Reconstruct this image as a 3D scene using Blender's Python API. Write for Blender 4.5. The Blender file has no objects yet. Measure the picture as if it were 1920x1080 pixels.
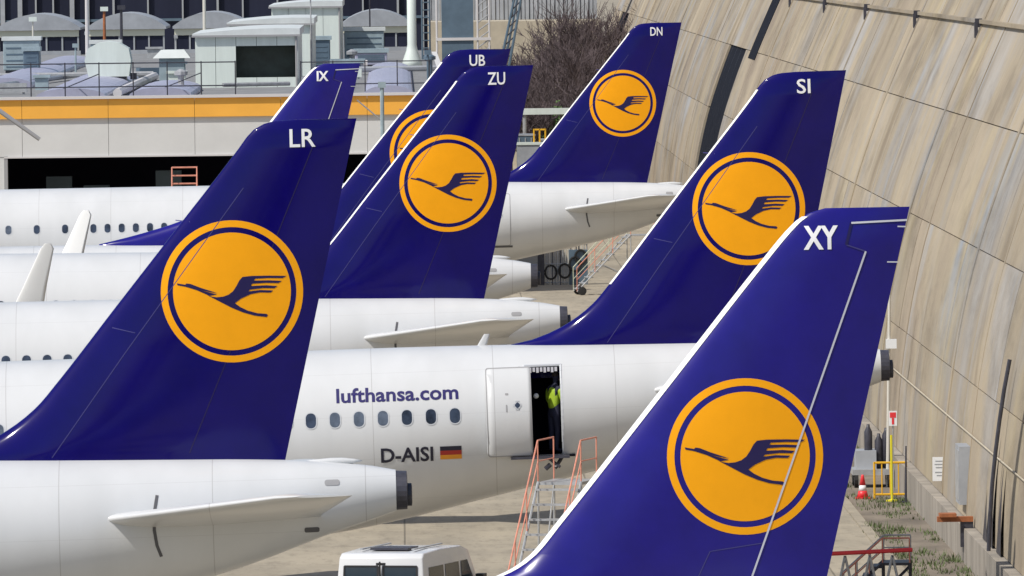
import bpy, bmesh, math, random
from mathutils import Vector, Matrix
from mathutils.geometry import tessellate_polygon
R = math.radians
random.seed(7)
S = bpy.context.scene
COL = S.collection

# ------------------------------------------------------------------ camera
cam = bpy.data.cameras.new('camera'); cam.sensor_width = 36; cam.lens = 36 * 20000 / 1920
cam.clip_start = 1; cam.clip_end = 6000
co = bpy.data.objects.new('camera', cam); COL.objects.link(co)
CAM_YAW, CAM_PITCH, CAM_ROLL, CAM_H = 0.593, 1.861, 0.7, 14.85
co.matrix_world = (Matrix.Translation((0, 0, CAM_H)) @ Matrix.Rotation(-R(CAM_YAW), 4, 'Z')
                   @ Matrix.Rotation(R(90 - CAM_PITCH), 4, 'X') @ Matrix.Rotation(-R(CAM_ROLL), 4, 'Z'))
S.camera = co

# ------------------------------------------------------------------ sky, sun, exposure
SUN_AZ, SUN_EL = 55, 51            # degrees to the left of straight behind the camera, elevation
w = bpy.data.worlds.new('World'); S.world = w; w.use_nodes = True
nt = w.node_tree; bgn = nt.nodes['Background']
sky = nt.nodes.new('ShaderNodeTexSky'); sky.sky_type = 'NISHITA'; sky.sun_disc = False
sky.sun_elevation = R(SUN_EL); sky.sun_rotation = R(180 + SUN_AZ); sky.dust_density = 1.6; sky.altitude = 100
nt.links.new(sky.outputs[0], bgn.inputs[0]); bgn.inputs[1].default_value = 0.11
sl = bpy.data.lights.new('sun', 'SUN'); sl.energy = 4.2; sl.angle = R(0.6); sl.color = (1, 0.95, 0.87)
so = bpy.data.objects.new('sun', sl); COL.objects.link(so)
sd = Vector((-math.sin(R(SUN_AZ)) * math.cos(R(SUN_EL)), -math.cos(R(SUN_AZ)) * math.cos(R(SUN_EL)), math.sin(R(SUN_EL))))
so.rotation_euler = sd.to_track_quat('Z', 'Y').to_euler(); so.location = (-60, 0, 80)
S.view_settings.view_transform = 'Standard'; S.view_settings.look = 'None'
S.view_settings.exposure = -0.06; S.view_settings.gamma = 1
S.render.engine = 'CYCLES'

# ------------------------------------------------------------------ materials
MATS = {}
def mat(name, col, rough=0.5, metal=0.0, var=0.0, vscale=1.0, stretch=(1, 1, 1), bump=0.0, bscale=20.0, coat=0.0,
        col2=None, emit=None, trans=0.0):
    m = bpy.data.materials.new(name); m.use_nodes = True; N = m.node_tree; L = N.links
    b = N.nodes['Principled BSDF']
    b.inputs['Base Color'].default_value = (*col, 1); b.inputs['Roughness'].default_value = rough
    b.inputs['Metallic'].default_value = metal
    if coat: b.inputs['Coat Weight'].default_value = coat; b.inputs['Coat Roughness'].default_value = 0.06
    if trans: b.inputs['Transmission Weight'].default_value = trans
    if emit: b.inputs['Emission Color'].default_value = (*emit[0], 1); b.inputs['Emission Strength'].default_value = emit[1]
    if var or bump:
        g = N.nodes.new('ShaderNodeNewGeometry'); mp = N.nodes.new('ShaderNodeMapping')
        mp.inputs['Scale'].default_value = stretch; L.new(g.outputs['Position'], mp.inputs['Vector'])
    if var:
        n = N.nodes.new('ShaderNodeTexNoise'); n.inputs['Scale'].default_value = vscale; n.inputs['Detail'].default_value = 5
        n.inputs['Roughness'].default_value = 0.65; L.new(mp.outputs[0], n.inputs['Vector'])
        r = N.nodes.new('ShaderNodeValToRGB'); r.color_ramp.elements[0].position = 0.3; r.color_ramp.elements[1].position = 0.7
        c2 = col2 or tuple(c * (1 - var) for c in col); c1 = col if col2 else tuple(min(1, c * (1 + var)) for c in col)
        r.color_ramp.elements[0].color = (*c2, 1); r.color_ramp.elements[1].color = (*c1, 1)
        L.new(n.outputs['Fac'], r.inputs[0]); L.new(r.outputs[0], b.inputs['Base Color'])
    if bump:
        n2 = N.nodes.new('ShaderNodeTexNoise'); n2.inputs['Scale'].default_value = bscale; n2.inputs['Detail'].default_value = 4
        L.new(mp.outputs[0], n2.inputs['Vector'])
        bp = N.nodes.new('ShaderNodeBump'); bp.inputs['Strength'].default_value = bump; bp.inputs['Distance'].default_value = 0.05
        L.new(n2.outputs['Fac'], bp.inputs['Height']); L.new(bp.outputs[0], b.inputs['Normal'])
    MATS[name] = m
    return m
M = MATS
mat('blue_paint', (0.0046, 0.0022, 0.112), 0.10, var=0.14, vscale=0.9)
M['blue_paint'].node_tree.nodes['Principled BSDF'].inputs['Specular IOR Level'].default_value = 0.30
mat('blue_paint_reflect', (0.0115, 0.0070, 0.190), 0.22, var=0.14, vscale=1.1)  # Boeing fins: brighter blue stands in for sky reflected in the paint
M['blue_paint_reflect'].node_tree.nodes['Principled BSDF'].inputs['Specular IOR Level'].default_value = 0.42
mat('crane_blue', (0.012, 0.007, 0.075), 0.3)
mat('orange_paint', (0.97, 0.40, 0.007), 0.35, var=0.03, vscale=2.5)
M['orange_paint'].node_tree.nodes['Principled BSDF'].inputs['Specular IOR Level'].default_value = 0.2
mat('bare_metal', (0.92, 0.92, 0.90), 0.28)
mat('letter_white', (0.85, 0.85, 0.86), 0.4)
mat('seal_white', (0.60, 0.60, 0.66), 0.5)
mat('line_blue', (0.05, 0.045, 0.2), 0.4)
mat('text_blue', (0.02, 0.015, 0.12), 0.4)
mat('dark_metal', (0.045, 0.045, 0.06), 0.45, var=0.3, vscale=6)
mat('pane', (0.035, 0.048, 0.078), 0.2, var=0.7, vscale=2.2)
mat('pane_blind', (0.10, 0.125, 0.17), 0.25, var=0.4, vscale=4)
mat('frame_grey', (0.55, 0.57, 0.60), 0.4)
mat('gap_dark', (0.10, 0.10, 0.11), 0.6)
mat('gap_grey', (0.33, 0.33, 0.34), 0.6)
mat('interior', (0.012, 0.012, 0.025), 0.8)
mat('black_paint', (0.012, 0.012, 0.03), 0.4)
mat('flag_red', (0.35, 0.02, 0.015), 0.4)
mat('flag_gold', (0.75, 0.30, 0.02), 0.4)
mat('rubber', (0.02, 0.02, 0.02), 0.8)
mat('galv', (0.42, 0.43, 0.44), 0.45, metal=0.3, var=0.2, vscale=4)
mat('salmon', (0.66, 0.27, 0.19), 0.5, var=0.2, vscale=5)
mat('pale_green', (0.52, 0.56, 0.42), 0.5)
mat('pale_steel', (0.62, 0.60, 0.54), 0.5)
mat('hivis', (0.36, 0.52, 0.03), 0.6, var=0.15, vscale=8)
mat('cloth_dark', (0.02, 0.022, 0.05), 0.8)
mat('skin', (0.35, 0.20, 0.14), 0.6)
mat('hair', (0.03, 0.02, 0.015), 0.7)
mat('yellow_clad', (0.90, 0.44, 0.06), 0.55, var=0.06, vscale=0.6)
mat('white_clad', (0.64, 0.64, 0.63), 0.6, var=0.06, vscale=0.5)
mat('cap_grey', (0.62, 0.60, 0.60), 0.5)
mat('shed_white', (0.66, 0.73, 0.69), 0.5, var=0.08, vscale=0.8, stretch=(3, 3, 0.3))
mat('shed_roof', (0.62, 0.66, 0.66), 0.5, var=0.1, vscale=1)
mat('slate_blue', (0.10, 0.15, 0.20), 0.5, var=0.15, vscale=1)
mat('unit_blue', (0.30, 0.38, 0.42), 0.5, var=0.2, vscale=1.2)
mat('opening_green', (0.04, 0.07, 0.065), 0.3, var=0.4, vscale=1.5)
mat('lavender', (0.38, 0.385, 0.50), 0.35, var=0.12, vscale=0.8)
mat('roof_gravel', (0.22, 0.225, 0.23), 0.9, var=0.3, vscale=0.6, bump=0.4, bscale=8)
mat('hall_dark', (0.022, 0.025, 0.045), 0.35, var=0.3, vscale=0.25, stretch=(1, 1, 0.15))
mat('mullion', (0.34, 0.36, 0.38), 0.5)
mat('cream', (0.62, 0.62, 0.50), 0.6)
mat('beige', (0.46, 0.41, 0.32), 0.8, var=0.15, vscale=0.7)
mat('wavy_grey', (0.34, 0.36, 0.39), 0.5, var=0.15, vscale=1)
mat('bay_dark', (0.012, 0.014, 0.022), 0.95)
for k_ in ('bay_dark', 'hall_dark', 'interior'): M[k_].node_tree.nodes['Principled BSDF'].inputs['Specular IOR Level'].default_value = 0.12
mat('bark', (0.13, 0.095, 0.085), 0.9, var=0.3, vscale=3)
mat('twig', (0.105, 0.08, 0.085), 0.9, var=0.35, vscale=1.5)
mat('leaf', (0.12, 0.26, 0.05), 0.7, var=0.5, vscale=2)
mat('weed', (0.09, 0.125, 0.04), 0.8, var=0.4, vscale=3)
mat('cone_red', (0.75, 0.04, 0.05), 0.4)
mat('sign_white', (0.8, 0.82, 0.84), 0.4)
mat('rail_yellow', (0.75, 0.42, 0.02), 0.5)
mat('post_yellow', (0.70, 0.62, 0.03), 0.5)
mat('rust', (0.32, 0.11, 0.04), 0.7, var=0.3, vscale=5)
mat('van_white', (0.68, 0.69, 0.70), 0.25, coat=0.4)
mat('van_glass', (0.02, 0.035, 0.05), 0.06)
mat('tail_red', (0.45, 0.02, 0.02), 0.2)
mat('plastic_black', (0.02, 0.02, 0.022), 0.5)
mat('plinth', (0.30, 0.27, 0.23), 0.9, var=0.3, vscale=0.8, stretch=(1, 1, 0.4), bump=0.3, bscale=6)
mat('shadow_dark', (0.05, 0.045, 0.05), 0.9, var=0.4, vscale=2)  # shadow put into colour, for the spikes at the wall foot

def white_skin():
    m = mat('white_paint', (0.78, 0.78, 0.77), 0.30, coat=0.15); N = m.node_tree; L = N.links; b = N.nodes['Principled BSDF']
    tc = N.nodes.new('ShaderNodeTexCoord'); sx = N.nodes.new('ShaderNodeSeparateXYZ'); L.new(tc.outputs['Object'], sx.inputs[0])
    a = N.nodes.new('ShaderNodeMath'); a.operation = 'PINGPONG'; a.inputs[1].default_value = 1.33; L.new(sx.outputs['X'], a.inputs[0])
    c = N.nodes.new('ShaderNodeMath'); c.operation = 'LESS_THAN'; c.inputs[1].default_value = 0.008; L.new(a.outputs[0], c.inputs[0])
    a2 = N.nodes.new('ShaderNodeMath'); a2.operation = 'PINGPONG'; a2.inputs[1].default_value = 0.46; L.new(sx.outputs['Z'], a2.inputs[0])
    c2 = N.nodes.new('ShaderNodeMath'); c2.operation = 'LESS_THAN'; c2.inputs[1].default_value = 0.005; L.new(a2.outputs[0], c2.inputs[0])
    cm = N.nodes.new('ShaderNodeMath'); cm.operation = 'MULTIPLY'; cm.inputs[1].default_value = 0.35; L.new(c2.outputs[0], cm.inputs[0])
    ca = N.nodes.new('ShaderNodeMath'); ca.operation = 'MAXIMUM'; L.new(c.outputs[0], ca.inputs[0]); L.new(cm.outputs[0], ca.inputs[1]); c = ca
    n = N.nodes.new('ShaderNodeTexNoise'); n.inputs['Scale'].default_value = 0.9; n.inputs['Detail'].default_value = 7
    mp = N.nodes.new('ShaderNodeMapping'); mp.inputs['Scale'].default_value = (1.6, 1, 0.5)
    L.new(tc.outputs['Object'], mp.inputs[0]); L.new(mp.outputs[0], n.inputs['Vector'])
    r = N.nodes.new('ShaderNodeValToRGB'); r.color_ramp.elements[0].position = 0.3; r.color_ramp.elements[1].position = 0.7
    r.color_ramp.elements[0].color = (0.60, 0.612, 0.622, 1); r.color_ramp.elements[1].color = (0.65, 0.662, 0.675, 1)
    L.new(n.outputs['Fac'], r.inputs[0])
    mx = N.nodes.new('ShaderNodeMix'); mx.data_type = 'RGBA'; L.new(c.outputs[0], mx.inputs[0]); L.new(r.outputs[0], mx.inputs[6])
    mx.inputs[7].default_value = (0.47, 0.47, 0.475, 1); L.new(mx.outputs[2], b.inputs['Base Color'])
white_skin()

def concrete_ground():
    m = mat('apron', (0.42, 0.37, 0.29), 0.85); N = m.node_tree; L = N.links; b = N.nodes['Principled BSDF']
    g = N.nodes.new('ShaderNodeNewGeometry')
    def noise(sc, det, st=(1, 1, 1)):
        mp = N.nodes.new('ShaderNodeMapping'); mp.inputs['Scale'].default_value = st; L.new(g.outputs['Position'], mp.inputs[0])
        n = N.nodes.new('ShaderNodeTexNoise'); n.inputs['Scale'].default_value = sc; n.inputs['Detail'].default_value = det
        n.inputs['Roughness'].default_value = 0.7; L.new(mp.outputs[0], n.inputs['Vector']); return n
    n1 = noise(0.35, 6, (1, 0.35, 1)); n2 = noise(3.0, 5, (1, 0.2, 1))
    r = N.nodes.new('ShaderNodeValToRGB'); e = r.color_ramp.elements
    e[0].position = 0.28; e[0].color = (0.26, 0.23, 0.18, 1); e[1].position = 0.62; e[1].color = (0.40, 0.35, 0.265, 1)
    L.new(n1.outputs['Fac'], r.inputs[0])
    r2 = N.nodes.new('ShaderNodeValToRGB'); e = r2.color_ramp.elements
    e[0].position = 0.30; e[0].color = (0.72, 0.72, 0.72, 1); e[1].position = 0.5; e[1].color = (1, 1, 1, 1)
    L.new(n2.outputs['Fac'], r2.inputs[0])
    mx = N.nodes.new('ShaderNodeMix'); mx.data_type = 'RGBA'; mx.blend_type = 'MULTIPLY'; mx.inputs[0].default_value = 1
    L.new(r.outputs[0], mx.inputs[6]); L.new(r2.outputs[0], mx.inputs[7])
    bk = N.nodes.new('ShaderNodeTexBrick'); bk.inputs['Scale'].default_value = 1; bk.offset = 0
    bk.inputs['Brick Width'].default_value = 5; bk.inputs['Row Height'].default_value = 7.5; bk.inputs['Mortar Size'].default_value = 0.025
    bk.inputs['Color1'].default_value = (1, 1, 1, 1); bk.inputs['Color2'].default_value = (0.93, 0.93, 0.93, 1); bk.inputs['Mortar'].default_value = (0.5, 0.5, 0.5, 1)
    L.new(g.outputs['Position'], bk.inputs['Vector'])
    m2 = N.nodes.new('ShaderNodeMix'); m2.data_type = 'RGBA'; m2.blend_type = 'MULTIPLY'; m2.inputs[0].default_value = 1
    L.new(mx.outputs[2], m2.inputs[6]); L.new(bk.outputs['Color'], m2.inputs[7]); L.new(m2.outputs[2], b.inputs['Base Color'])
concrete_ground()

def wall_concrete():
    m = mat('wall_concrete', (0.42, 0.36, 0.27), 0.88); N = m.node_tree; L = N.links; b = N.nodes['Principled BSDF']
    g = N.nodes.new('ShaderNodeNewGeometry'); oi = N.nodes.new('ShaderNodeObjectInfo')
    sep = N.nodes.new('ShaderNodeSeparateXYZ'); L.new(g.outputs['Position'], sep.inputs[0])
    def streak(fy, fz, det, off, rnd_=0.0):
        cb = N.nodes.new('ShaderNodeCombineXYZ')
        my = N.nodes.new('ShaderNodeMath'); my.operation = 'MULTIPLY_ADD'; my.inputs[1].default_value = fy; my.inputs[2].default_value = off
        mz = N.nodes.new('ShaderNodeMath'); mz.operation = 'MULTIPLY'; mz.inputs[1].default_value = fz
        L.new(sep.outputs['Y'], my.inputs[0]); L.new(sep.outputs['Z'], mz.inputs[0])
        L.new(my.outputs[0], cb.inputs[0]); L.new(mz.outputs[0], cb.inputs[1])
        if rnd_:
            mr = N.nodes.new('ShaderNodeMath'); mr.operation = 'MULTIPLY'; mr.inputs[1].default_value = rnd_; L.new(oi.outputs['Random'], mr.inputs[0]); L.new(mr.outputs[0], cb.inputs[2])
        n = N.nodes.new('ShaderNodeTexNoise'); n.inputs['Scale'].default_value = 1; n.inputs['Detail'].default_value = det
        n.inputs['Roughness'].default_value = 0.6; L.new(cb.outputs[0], n.inputs['Vector']); return n
    def ramp(n, pts):
        r = N.nodes.new('ShaderNodeValToRGB'); e = r.color_ramp.elements
        e[0].position, e[0].color = pts[0][0], (*pts[0][1], 1); e[1].position, e[1].color = pts[-1][0], (*pts[-1][1], 1)
        for p, c in pts[1:-1]:
            x = e.new(p); x.color = (*c, 1)
        L.new(n.outputs['Fac'], r.inputs[0]); return r
    base = ramp(streak(0.09, 0.07, 5, 3.1, 0.5), [(0.26, (0.31, 0.25, 0.19)), (0.40, (0.43, 0.36, 0.27)), (0.50, (0.46, 0.39, 0.285)),
                                             (0.60, (0.41, 0.375, 0.33)), (0.72, (0.50, 0.495, 0.485))])
    yel = streak(0.13, 0.09, 4, 40.7, 1.2)
    yr = N.nodes.new('ShaderNodeValToRGB'); yr.color_ramp.elements[0].position = 0.56; yr.color_ramp.elements[1].position = 0.70
    L.new(yel.outputs['Fac'], yr.inputs[0])
    mx = N.nodes.new('ShaderNodeMix'); mx.data_type = 'RGBA'; L.new(yr.outputs[0], mx.inputs[0]); L.new(base.outputs[0], mx.inputs[6]); mx.inputs[7].default_value = (0.52, 0.44, 0.29, 1)
    blu = streak(0.12, 0.08, 4, 91.3, 0.8)
    br = N.nodes.new('ShaderNodeValToRGB'); br.color_ramp.elements[0].position = 0.57; br.color_ramp.elements[1].position = 0.72
    L.new(blu.outputs['Fac'], br.inputs[0])
    mx2 = N.nodes.new('ShaderNodeMix'); mx2.data_type = 'RGBA'; L.new(br.outputs[0], mx2.inputs[0]); L.new(mx.outputs[2], mx2.inputs[6]); mx2.inputs[7].default_value = (0.40, 0.43, 0.47, 1)
    fine = ramp(streak(0.26, 0.16, 6, 7.7, 3.0), [(0.30, (0.68, 0.66, 0.64)), (0.45, (0.97, 0.97, 0.97)), (0.66, (1.06, 1.06, 1.06))])
    mu = N.nodes.new('ShaderNodeMix'); mu.data_type = 'RGBA'; mu.blend_type = 'MULTIPLY'; mu.inputs[0].default_value = 1
    L.new(mx2.outputs[2], mu.inputs[6]); L.new(fine.outputs[0], mu.inputs[7])
    rv = N.nodes.new('ShaderNodeMapRange'); rv.inputs[3].default_value = 0.72; rv.inputs[4].default_value = 0.86; L.new(oi.outputs['Random'], rv.inputs[0])
    mv = N.nodes.new('ShaderNodeMix'); mv.data_type = 'RGBA'; mv.blend_type = 'MULTIPLY'; mv.inputs[0].default_value = 1
    cr = N.nodes.new('ShaderNodeCombineXYZ')
    for k in range(3): L.new(rv.outputs[0], cr.inputs[k])
    bl = N.nodes.new('ShaderNodeTexNoise'); bl.inputs['Scale'].default_value = 0.35; bl.inputs['Detail'].default_value = 8; bl.inputs['Roughness'].default_value = 0.7
    bmp = N.nodes.new('ShaderNodeMapping'); bmp.inputs['Scale'].default_value = (1, 0.35, 1); L.new(g.outputs['Position'], bmp.inputs[0]); L.new(bmp.outputs[0], bl.inputs['Vector'])
    blr = ramp(bl, [(0.32, (0.68, 0.67, 0.66)), (0.5, (0.98, 0.97, 0.96)), (0.7, (1.10, 1.08, 1.05))])
    mb2 = N.nodes.new('ShaderNodeMix'); mb2.data_type = 'RGBA'; mb2.blend_type = 'MULTIPLY'; mb2.inputs[0].default_value = 1
    L.new(mu.outputs[2], mb2.inputs[6]); L.new(blr.outputs[0], mb2.inputs[7]); mu = mb2
    L.new(mu.outputs[2], mv.inputs[6]); L.new(cr.outputs[0], mv.inputs[7]); L.new(mv.outputs[2], b.inputs['Base Color'])
    n2 = N.nodes.new('ShaderNodeTexNoise'); n2.inputs['Scale'].default_value = 2.5; n2.inputs['Detail'].default_value = 6
    bp = N.nodes.new('ShaderNodeBump'); bp.inputs['Strength'].default_value = 0.35; bp.inputs['Distance'].default_value = 0.06
    L.new(g.outputs['Position'], n2.inputs['Vector']); L.new(n2.outputs['Fac'], bp.inputs['Height']); L.new(bp.outputs[0], b.inputs['Normal'])
wall_concrete()

# ------------------------------------------------------------------ helpers
class MB:
    def __init__(s): s.v = []; s.f = []
    def add(s, v, f):
        o = len(s.v); s.v += [tuple(p) for p in v]; s.f += [tuple(i + o for i in q) for q in f]; return s
    def box(s, x0, x1, y0, y1, z0, z1):
        return s.add([(x, y, z) for z in (z0, z1) for x, y in ((x0, y0), (x1, y0), (x1, y1), (x0, y1))],
                     [(3, 2, 1, 0), (4, 5, 6, 7), (0, 1, 5, 4), (1, 2, 6, 5), (2, 3, 7, 6), (3, 0, 4, 7)])
    def rod(s, a, b, r, r2=None, n=6):
        a, b = Vector(a), Vector(b); d = (b - a)
        if d.length < 1e-6: return s
        d.normalize(); t = Vector((0, 0, 1)) if abs(d.z) < 0.9 else Vector((1, 0, 0)); p = d.cross(t).normalized(); q = d.cross(p)
        r2 = r if r2 is None else r2; V = []
        for c, rr in ((a, r), (b, r2)):
            for k in range(n):
                an = 2 * math.pi * (k + .5) / n; V.append(c + (p * math.cos(an) + q * math.sin(an)) * rr)
        F = [(k, (k + 1) % n, n + (k + 1) % n, n + k) for k in range(n)] + [tuple(range(n))[::-1], tuple(range(n, 2 * n))]
        return s.add(V, F)
    def lathe(s, prof, c=(0, 0, 0), axis='Z', n=20):
        V = []
        for (r, h) in prof:
            for k in range(n):
                a = 2 * math.pi * k / n; p = (r * math.cos(a), r * math.sin(a), h)
                if axis == 'X': p = (p[2], p[0], p[1])
                elif axis == 'Y': p = (p[0], p[2], p[1])
                V.append((p[0] + c[0], p[1] + c[1], p[2] + c[2]))
        F = []
        for i in range(len(prof) - 1):
            for k in range(n): F.append((i * n + k, i * n + (k + 1) % n, (i + 1) * n + (k + 1) % n, (i + 1) * n + k))
        F.append(tuple(range(n))[::-1]); F.append(tuple(range((len(prof) - 1) * n, len(prof) * n)))
        return s.add(V, F)
    def mesh(s, name, smooth=False):
        m = bpy.data.meshes.new(name); m.from_pydata(s.v, [], s.f)
        bm = bmesh.new(); bm.from_mesh(m); bmesh.ops.recalc_face_normals(bm, faces=bm.faces); bm.to_mesh(m); bm.free()
        if smooth:
            for p in m.polygons: p.use_smooth = True
        m.update(); return m
def ob(name, mesh, material, parent=None, loc=None):
    o = bpy.data.objects.new(name, mesh); COL.objects.link(o)
    if material is not None and not mesh.materials: mesh.materials.append(M[material] if isinstance(material, str) else material)
    if parent is not None: o.parent = parent
    if loc is not None: o.location = loc
    return o
def build(mb, name, material, parent=None, smooth=False): return ob(name, mb.mesh(name, smooth), material, parent)
def tag(o, label, cat, group=None):
    o['label'] = label; o['category'] = cat
    if group: o['group'] = group
    return o
def thing(name, label, cat, loc=(0, 0, 0), rot=(0, 0, 0), group=None):
    o = bpy.data.objects.new(name, None); COL.objects.link(o); o.location = loc; o.rotation_euler = rot; o.empty_display_size = 0.5
    return tag(o, label, cat, group)
def struct(mb, name, material):
    o = build(mb, name, material); o['kind'] = 'structure'; return o
def bevel(mesh, w, seg=2):
    bm = bmesh.new(); bm.from_mesh(mesh)
    bmesh.ops.bevel(bm, geom=list(bm.edges), offset=w, segments=seg, affect='EDGES', profile=0.5, clamp_overlap=True)
    bm.to_mesh(mesh); bm.free(); return mesh
def interp(pts, x):
    """monotone cubic through (x, y, ...) rows, returns tuple of the other columns"""
    if x <= pts[0][0]: return pts[0][1:]
    if x >= pts[-1][0]: return pts[-1][1:]
    i = max(k for k in range(len(pts) - 1) if pts[k][0] <= x)
    p0, p1 = pts[i], pts[i + 1]; h = p1[0] - p0[0]; t = (x - p0[0]) / h; out = []
    for c in range(1, len(p0)):
        d = (p1[c] - p0[c]) / h
        def sl(k):
            if k == 0 or k == len(pts) - 1: return d
            a = (pts[k][c] - pts[k - 1][c]) / (pts[k][0] - pts[k - 1][0]); b = (pts[k + 1][c] - pts[k][c]) / (pts[k + 1][0] - pts[k][0])
            return 0 if a * b <= 0 else 2 * a * b / (a + b)
        m0, m1 = sl(i), sl(i + 1)
        out.append((2 * t**3 - 3 * t**2 + 1) * p0[c] + (t**3 - 2 * t**2 + t) * h * m0 + (-2 * t**3 + 3 * t**2) * p1[c] + (t**3 - t**2) * h * m1)
    return tuple(out)
def lerp(pts, x):
    if x <= pts[0][0]: return pts[0][1]
    for a, b in zip(pts, pts[1:]):
        if x <= b[0]: return a[1] + (b[1] - a[1]) * (x - a[0]) / (b[0] - a[0])
    return pts[-1][1]
def flat_poly(loops):
    """2D outline(s) in x, z -> bmesh sheet at y = 0"""
    bm = bmesh.new(); vs = []
    for lp in loops: vs += [bm.verts.new((x, 0, z)) for x, z in lp]
    for t in tessellate_polygon([[(x, z, 0) for x, z in lp] for lp in loops]):
        try: bm.faces.new([vs[i] for i in t])
        except ValueError: pass
    return bm
def slice_bm(bm, dx=None, dz=None):
    for axis, st in ((0, dx), (2, dz)):
        if not st: continue
        lo = min(v.co[axis] for v in bm.verts); hi = max(v.co[axis] for v in bm.verts); x = math.floor(lo / st) * st + st
        while x < hi:
            c = [0, 0, 0]; c[axis] = x; n = [0, 0, 0]; n[axis] = 1
            bmesh.ops.bisect_plane(bm, geom=list(bm.verts) + list(bm.edges) + list(bm.faces), dist=1e-5, plane_co=c, plane_no=n); x += st
def drape(bm, name, yfun, off):
    """lay a sheet on the near side (-y) of a surface whose half thickness is yfun(x, z)"""
    for v in bm.verts: v.co.y = -yfun(v.co.x, v.co.z) - off
    bmesh.ops.recalc_face_normals(bm, faces=bm.faces)
    for f in bm.faces:
        if f.normal.y > 0: f.normal_flip()
        f.smooth = True
    m = bpy.data.meshes.new(name); bm.to_mesh(m); bm.free(); return m
def text_bm(txt, height, width=None, bold=0.0, xheight=False):
    """lettering as a flat sheet, baseline at z=0, left at x=0"""
    cu = bpy.data.curves.new('lettering', 'FONT'); cu.body = txt; cu.size = 1; cu.offset = bold; cu.resolution_u = 3
    o = bpy.data.objects.new('lettering', cu); COL.objects.link(o); bpy.context.view_layer.update()
    dg = bpy.context.evaluated_depsgraph_get(); me = bpy.data.meshes.new_from_object(o.evaluated_get(dg))
    bpy.data.objects.remove(o); bpy.data.curves.remove(cu)
    bm = bmesh.new(); bm.from_mesh(me); bpy.data.meshes.remove(me)
    x0 = min(v.co.x for v in bm.verts); x1 = max(v.co.x for v in bm.verts); y1 = max(v.co.y for v in bm.verts)
    sy = height / y1; sx = (width / (x1 - x0)) if width else sy
    for v in bm.verts: v.co = Vector(((v.co.x - x0) * sx, 0, v.co.y * sy))
    bmesh.ops.remove_doubles(bm, verts=bm.verts, dist=1e-5); return bm
def shift(bm, x, z):
    for v in bm.verts: v.co.x += x; v.co.z += z
    return bm
def naca(u):
    u = max(0.0, min(1.0, u)); return (0.2969 * math.sqrt(u) - 0.126 * u - 0.3516 * u * u + 0.2843 * u**3 - 0.1036 * u**4) / 0.1001 / 0.5 * 0.5
def loft(sections, nch=14, name='surface'):
    """sections: (leading edge point, chord along +x, half thickness, thickness axis)"""
    us = [(k / nch) ** 1.8 for k in range(nch + 1)]; V = []; F = []; n = 2 * nch
    for le, ch, t, ax in sections:
        le, ax = Vector(le), Vector(ax).normalized()
        for u in us: V.append(le + Vector((u * ch, 0, 0)) + ax * t * naca(u))
        for u in us[-2:0:-1]: V.append(le + Vector((u * ch, 0, 0)) - ax * t * naca(u))
    for i in range(len(sections) - 1):
        for k in range(n): F.append((i * n + k, i * n + (k + 1) % n, (i + 1) * n + (k + 1) % n, (i + 1) * n + k))
    o = len(V)
    for i in (0, len(sections) - 1):
        o = len(V); V += V[i * n:(i + 1) * n]; F.append(tuple(range(o, o + n)))
    mb = MB(); mb.add(V, F); return mb.mesh(name, True)
CACHE = {}
def cached(key, fn):
    if key not in CACHE: CACHE[key] = fn()
    return CACHE[key]

# ------------------------------------------------------------------ ground
g = MB(); g.add([(-1500, -600, 0), (1500, -600, 0), (1500, 3000, 0), (-1500, 3000, 0)], [(0, 1, 2, 3)])
struct(g, 'apron_ground', 'apron')

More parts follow.
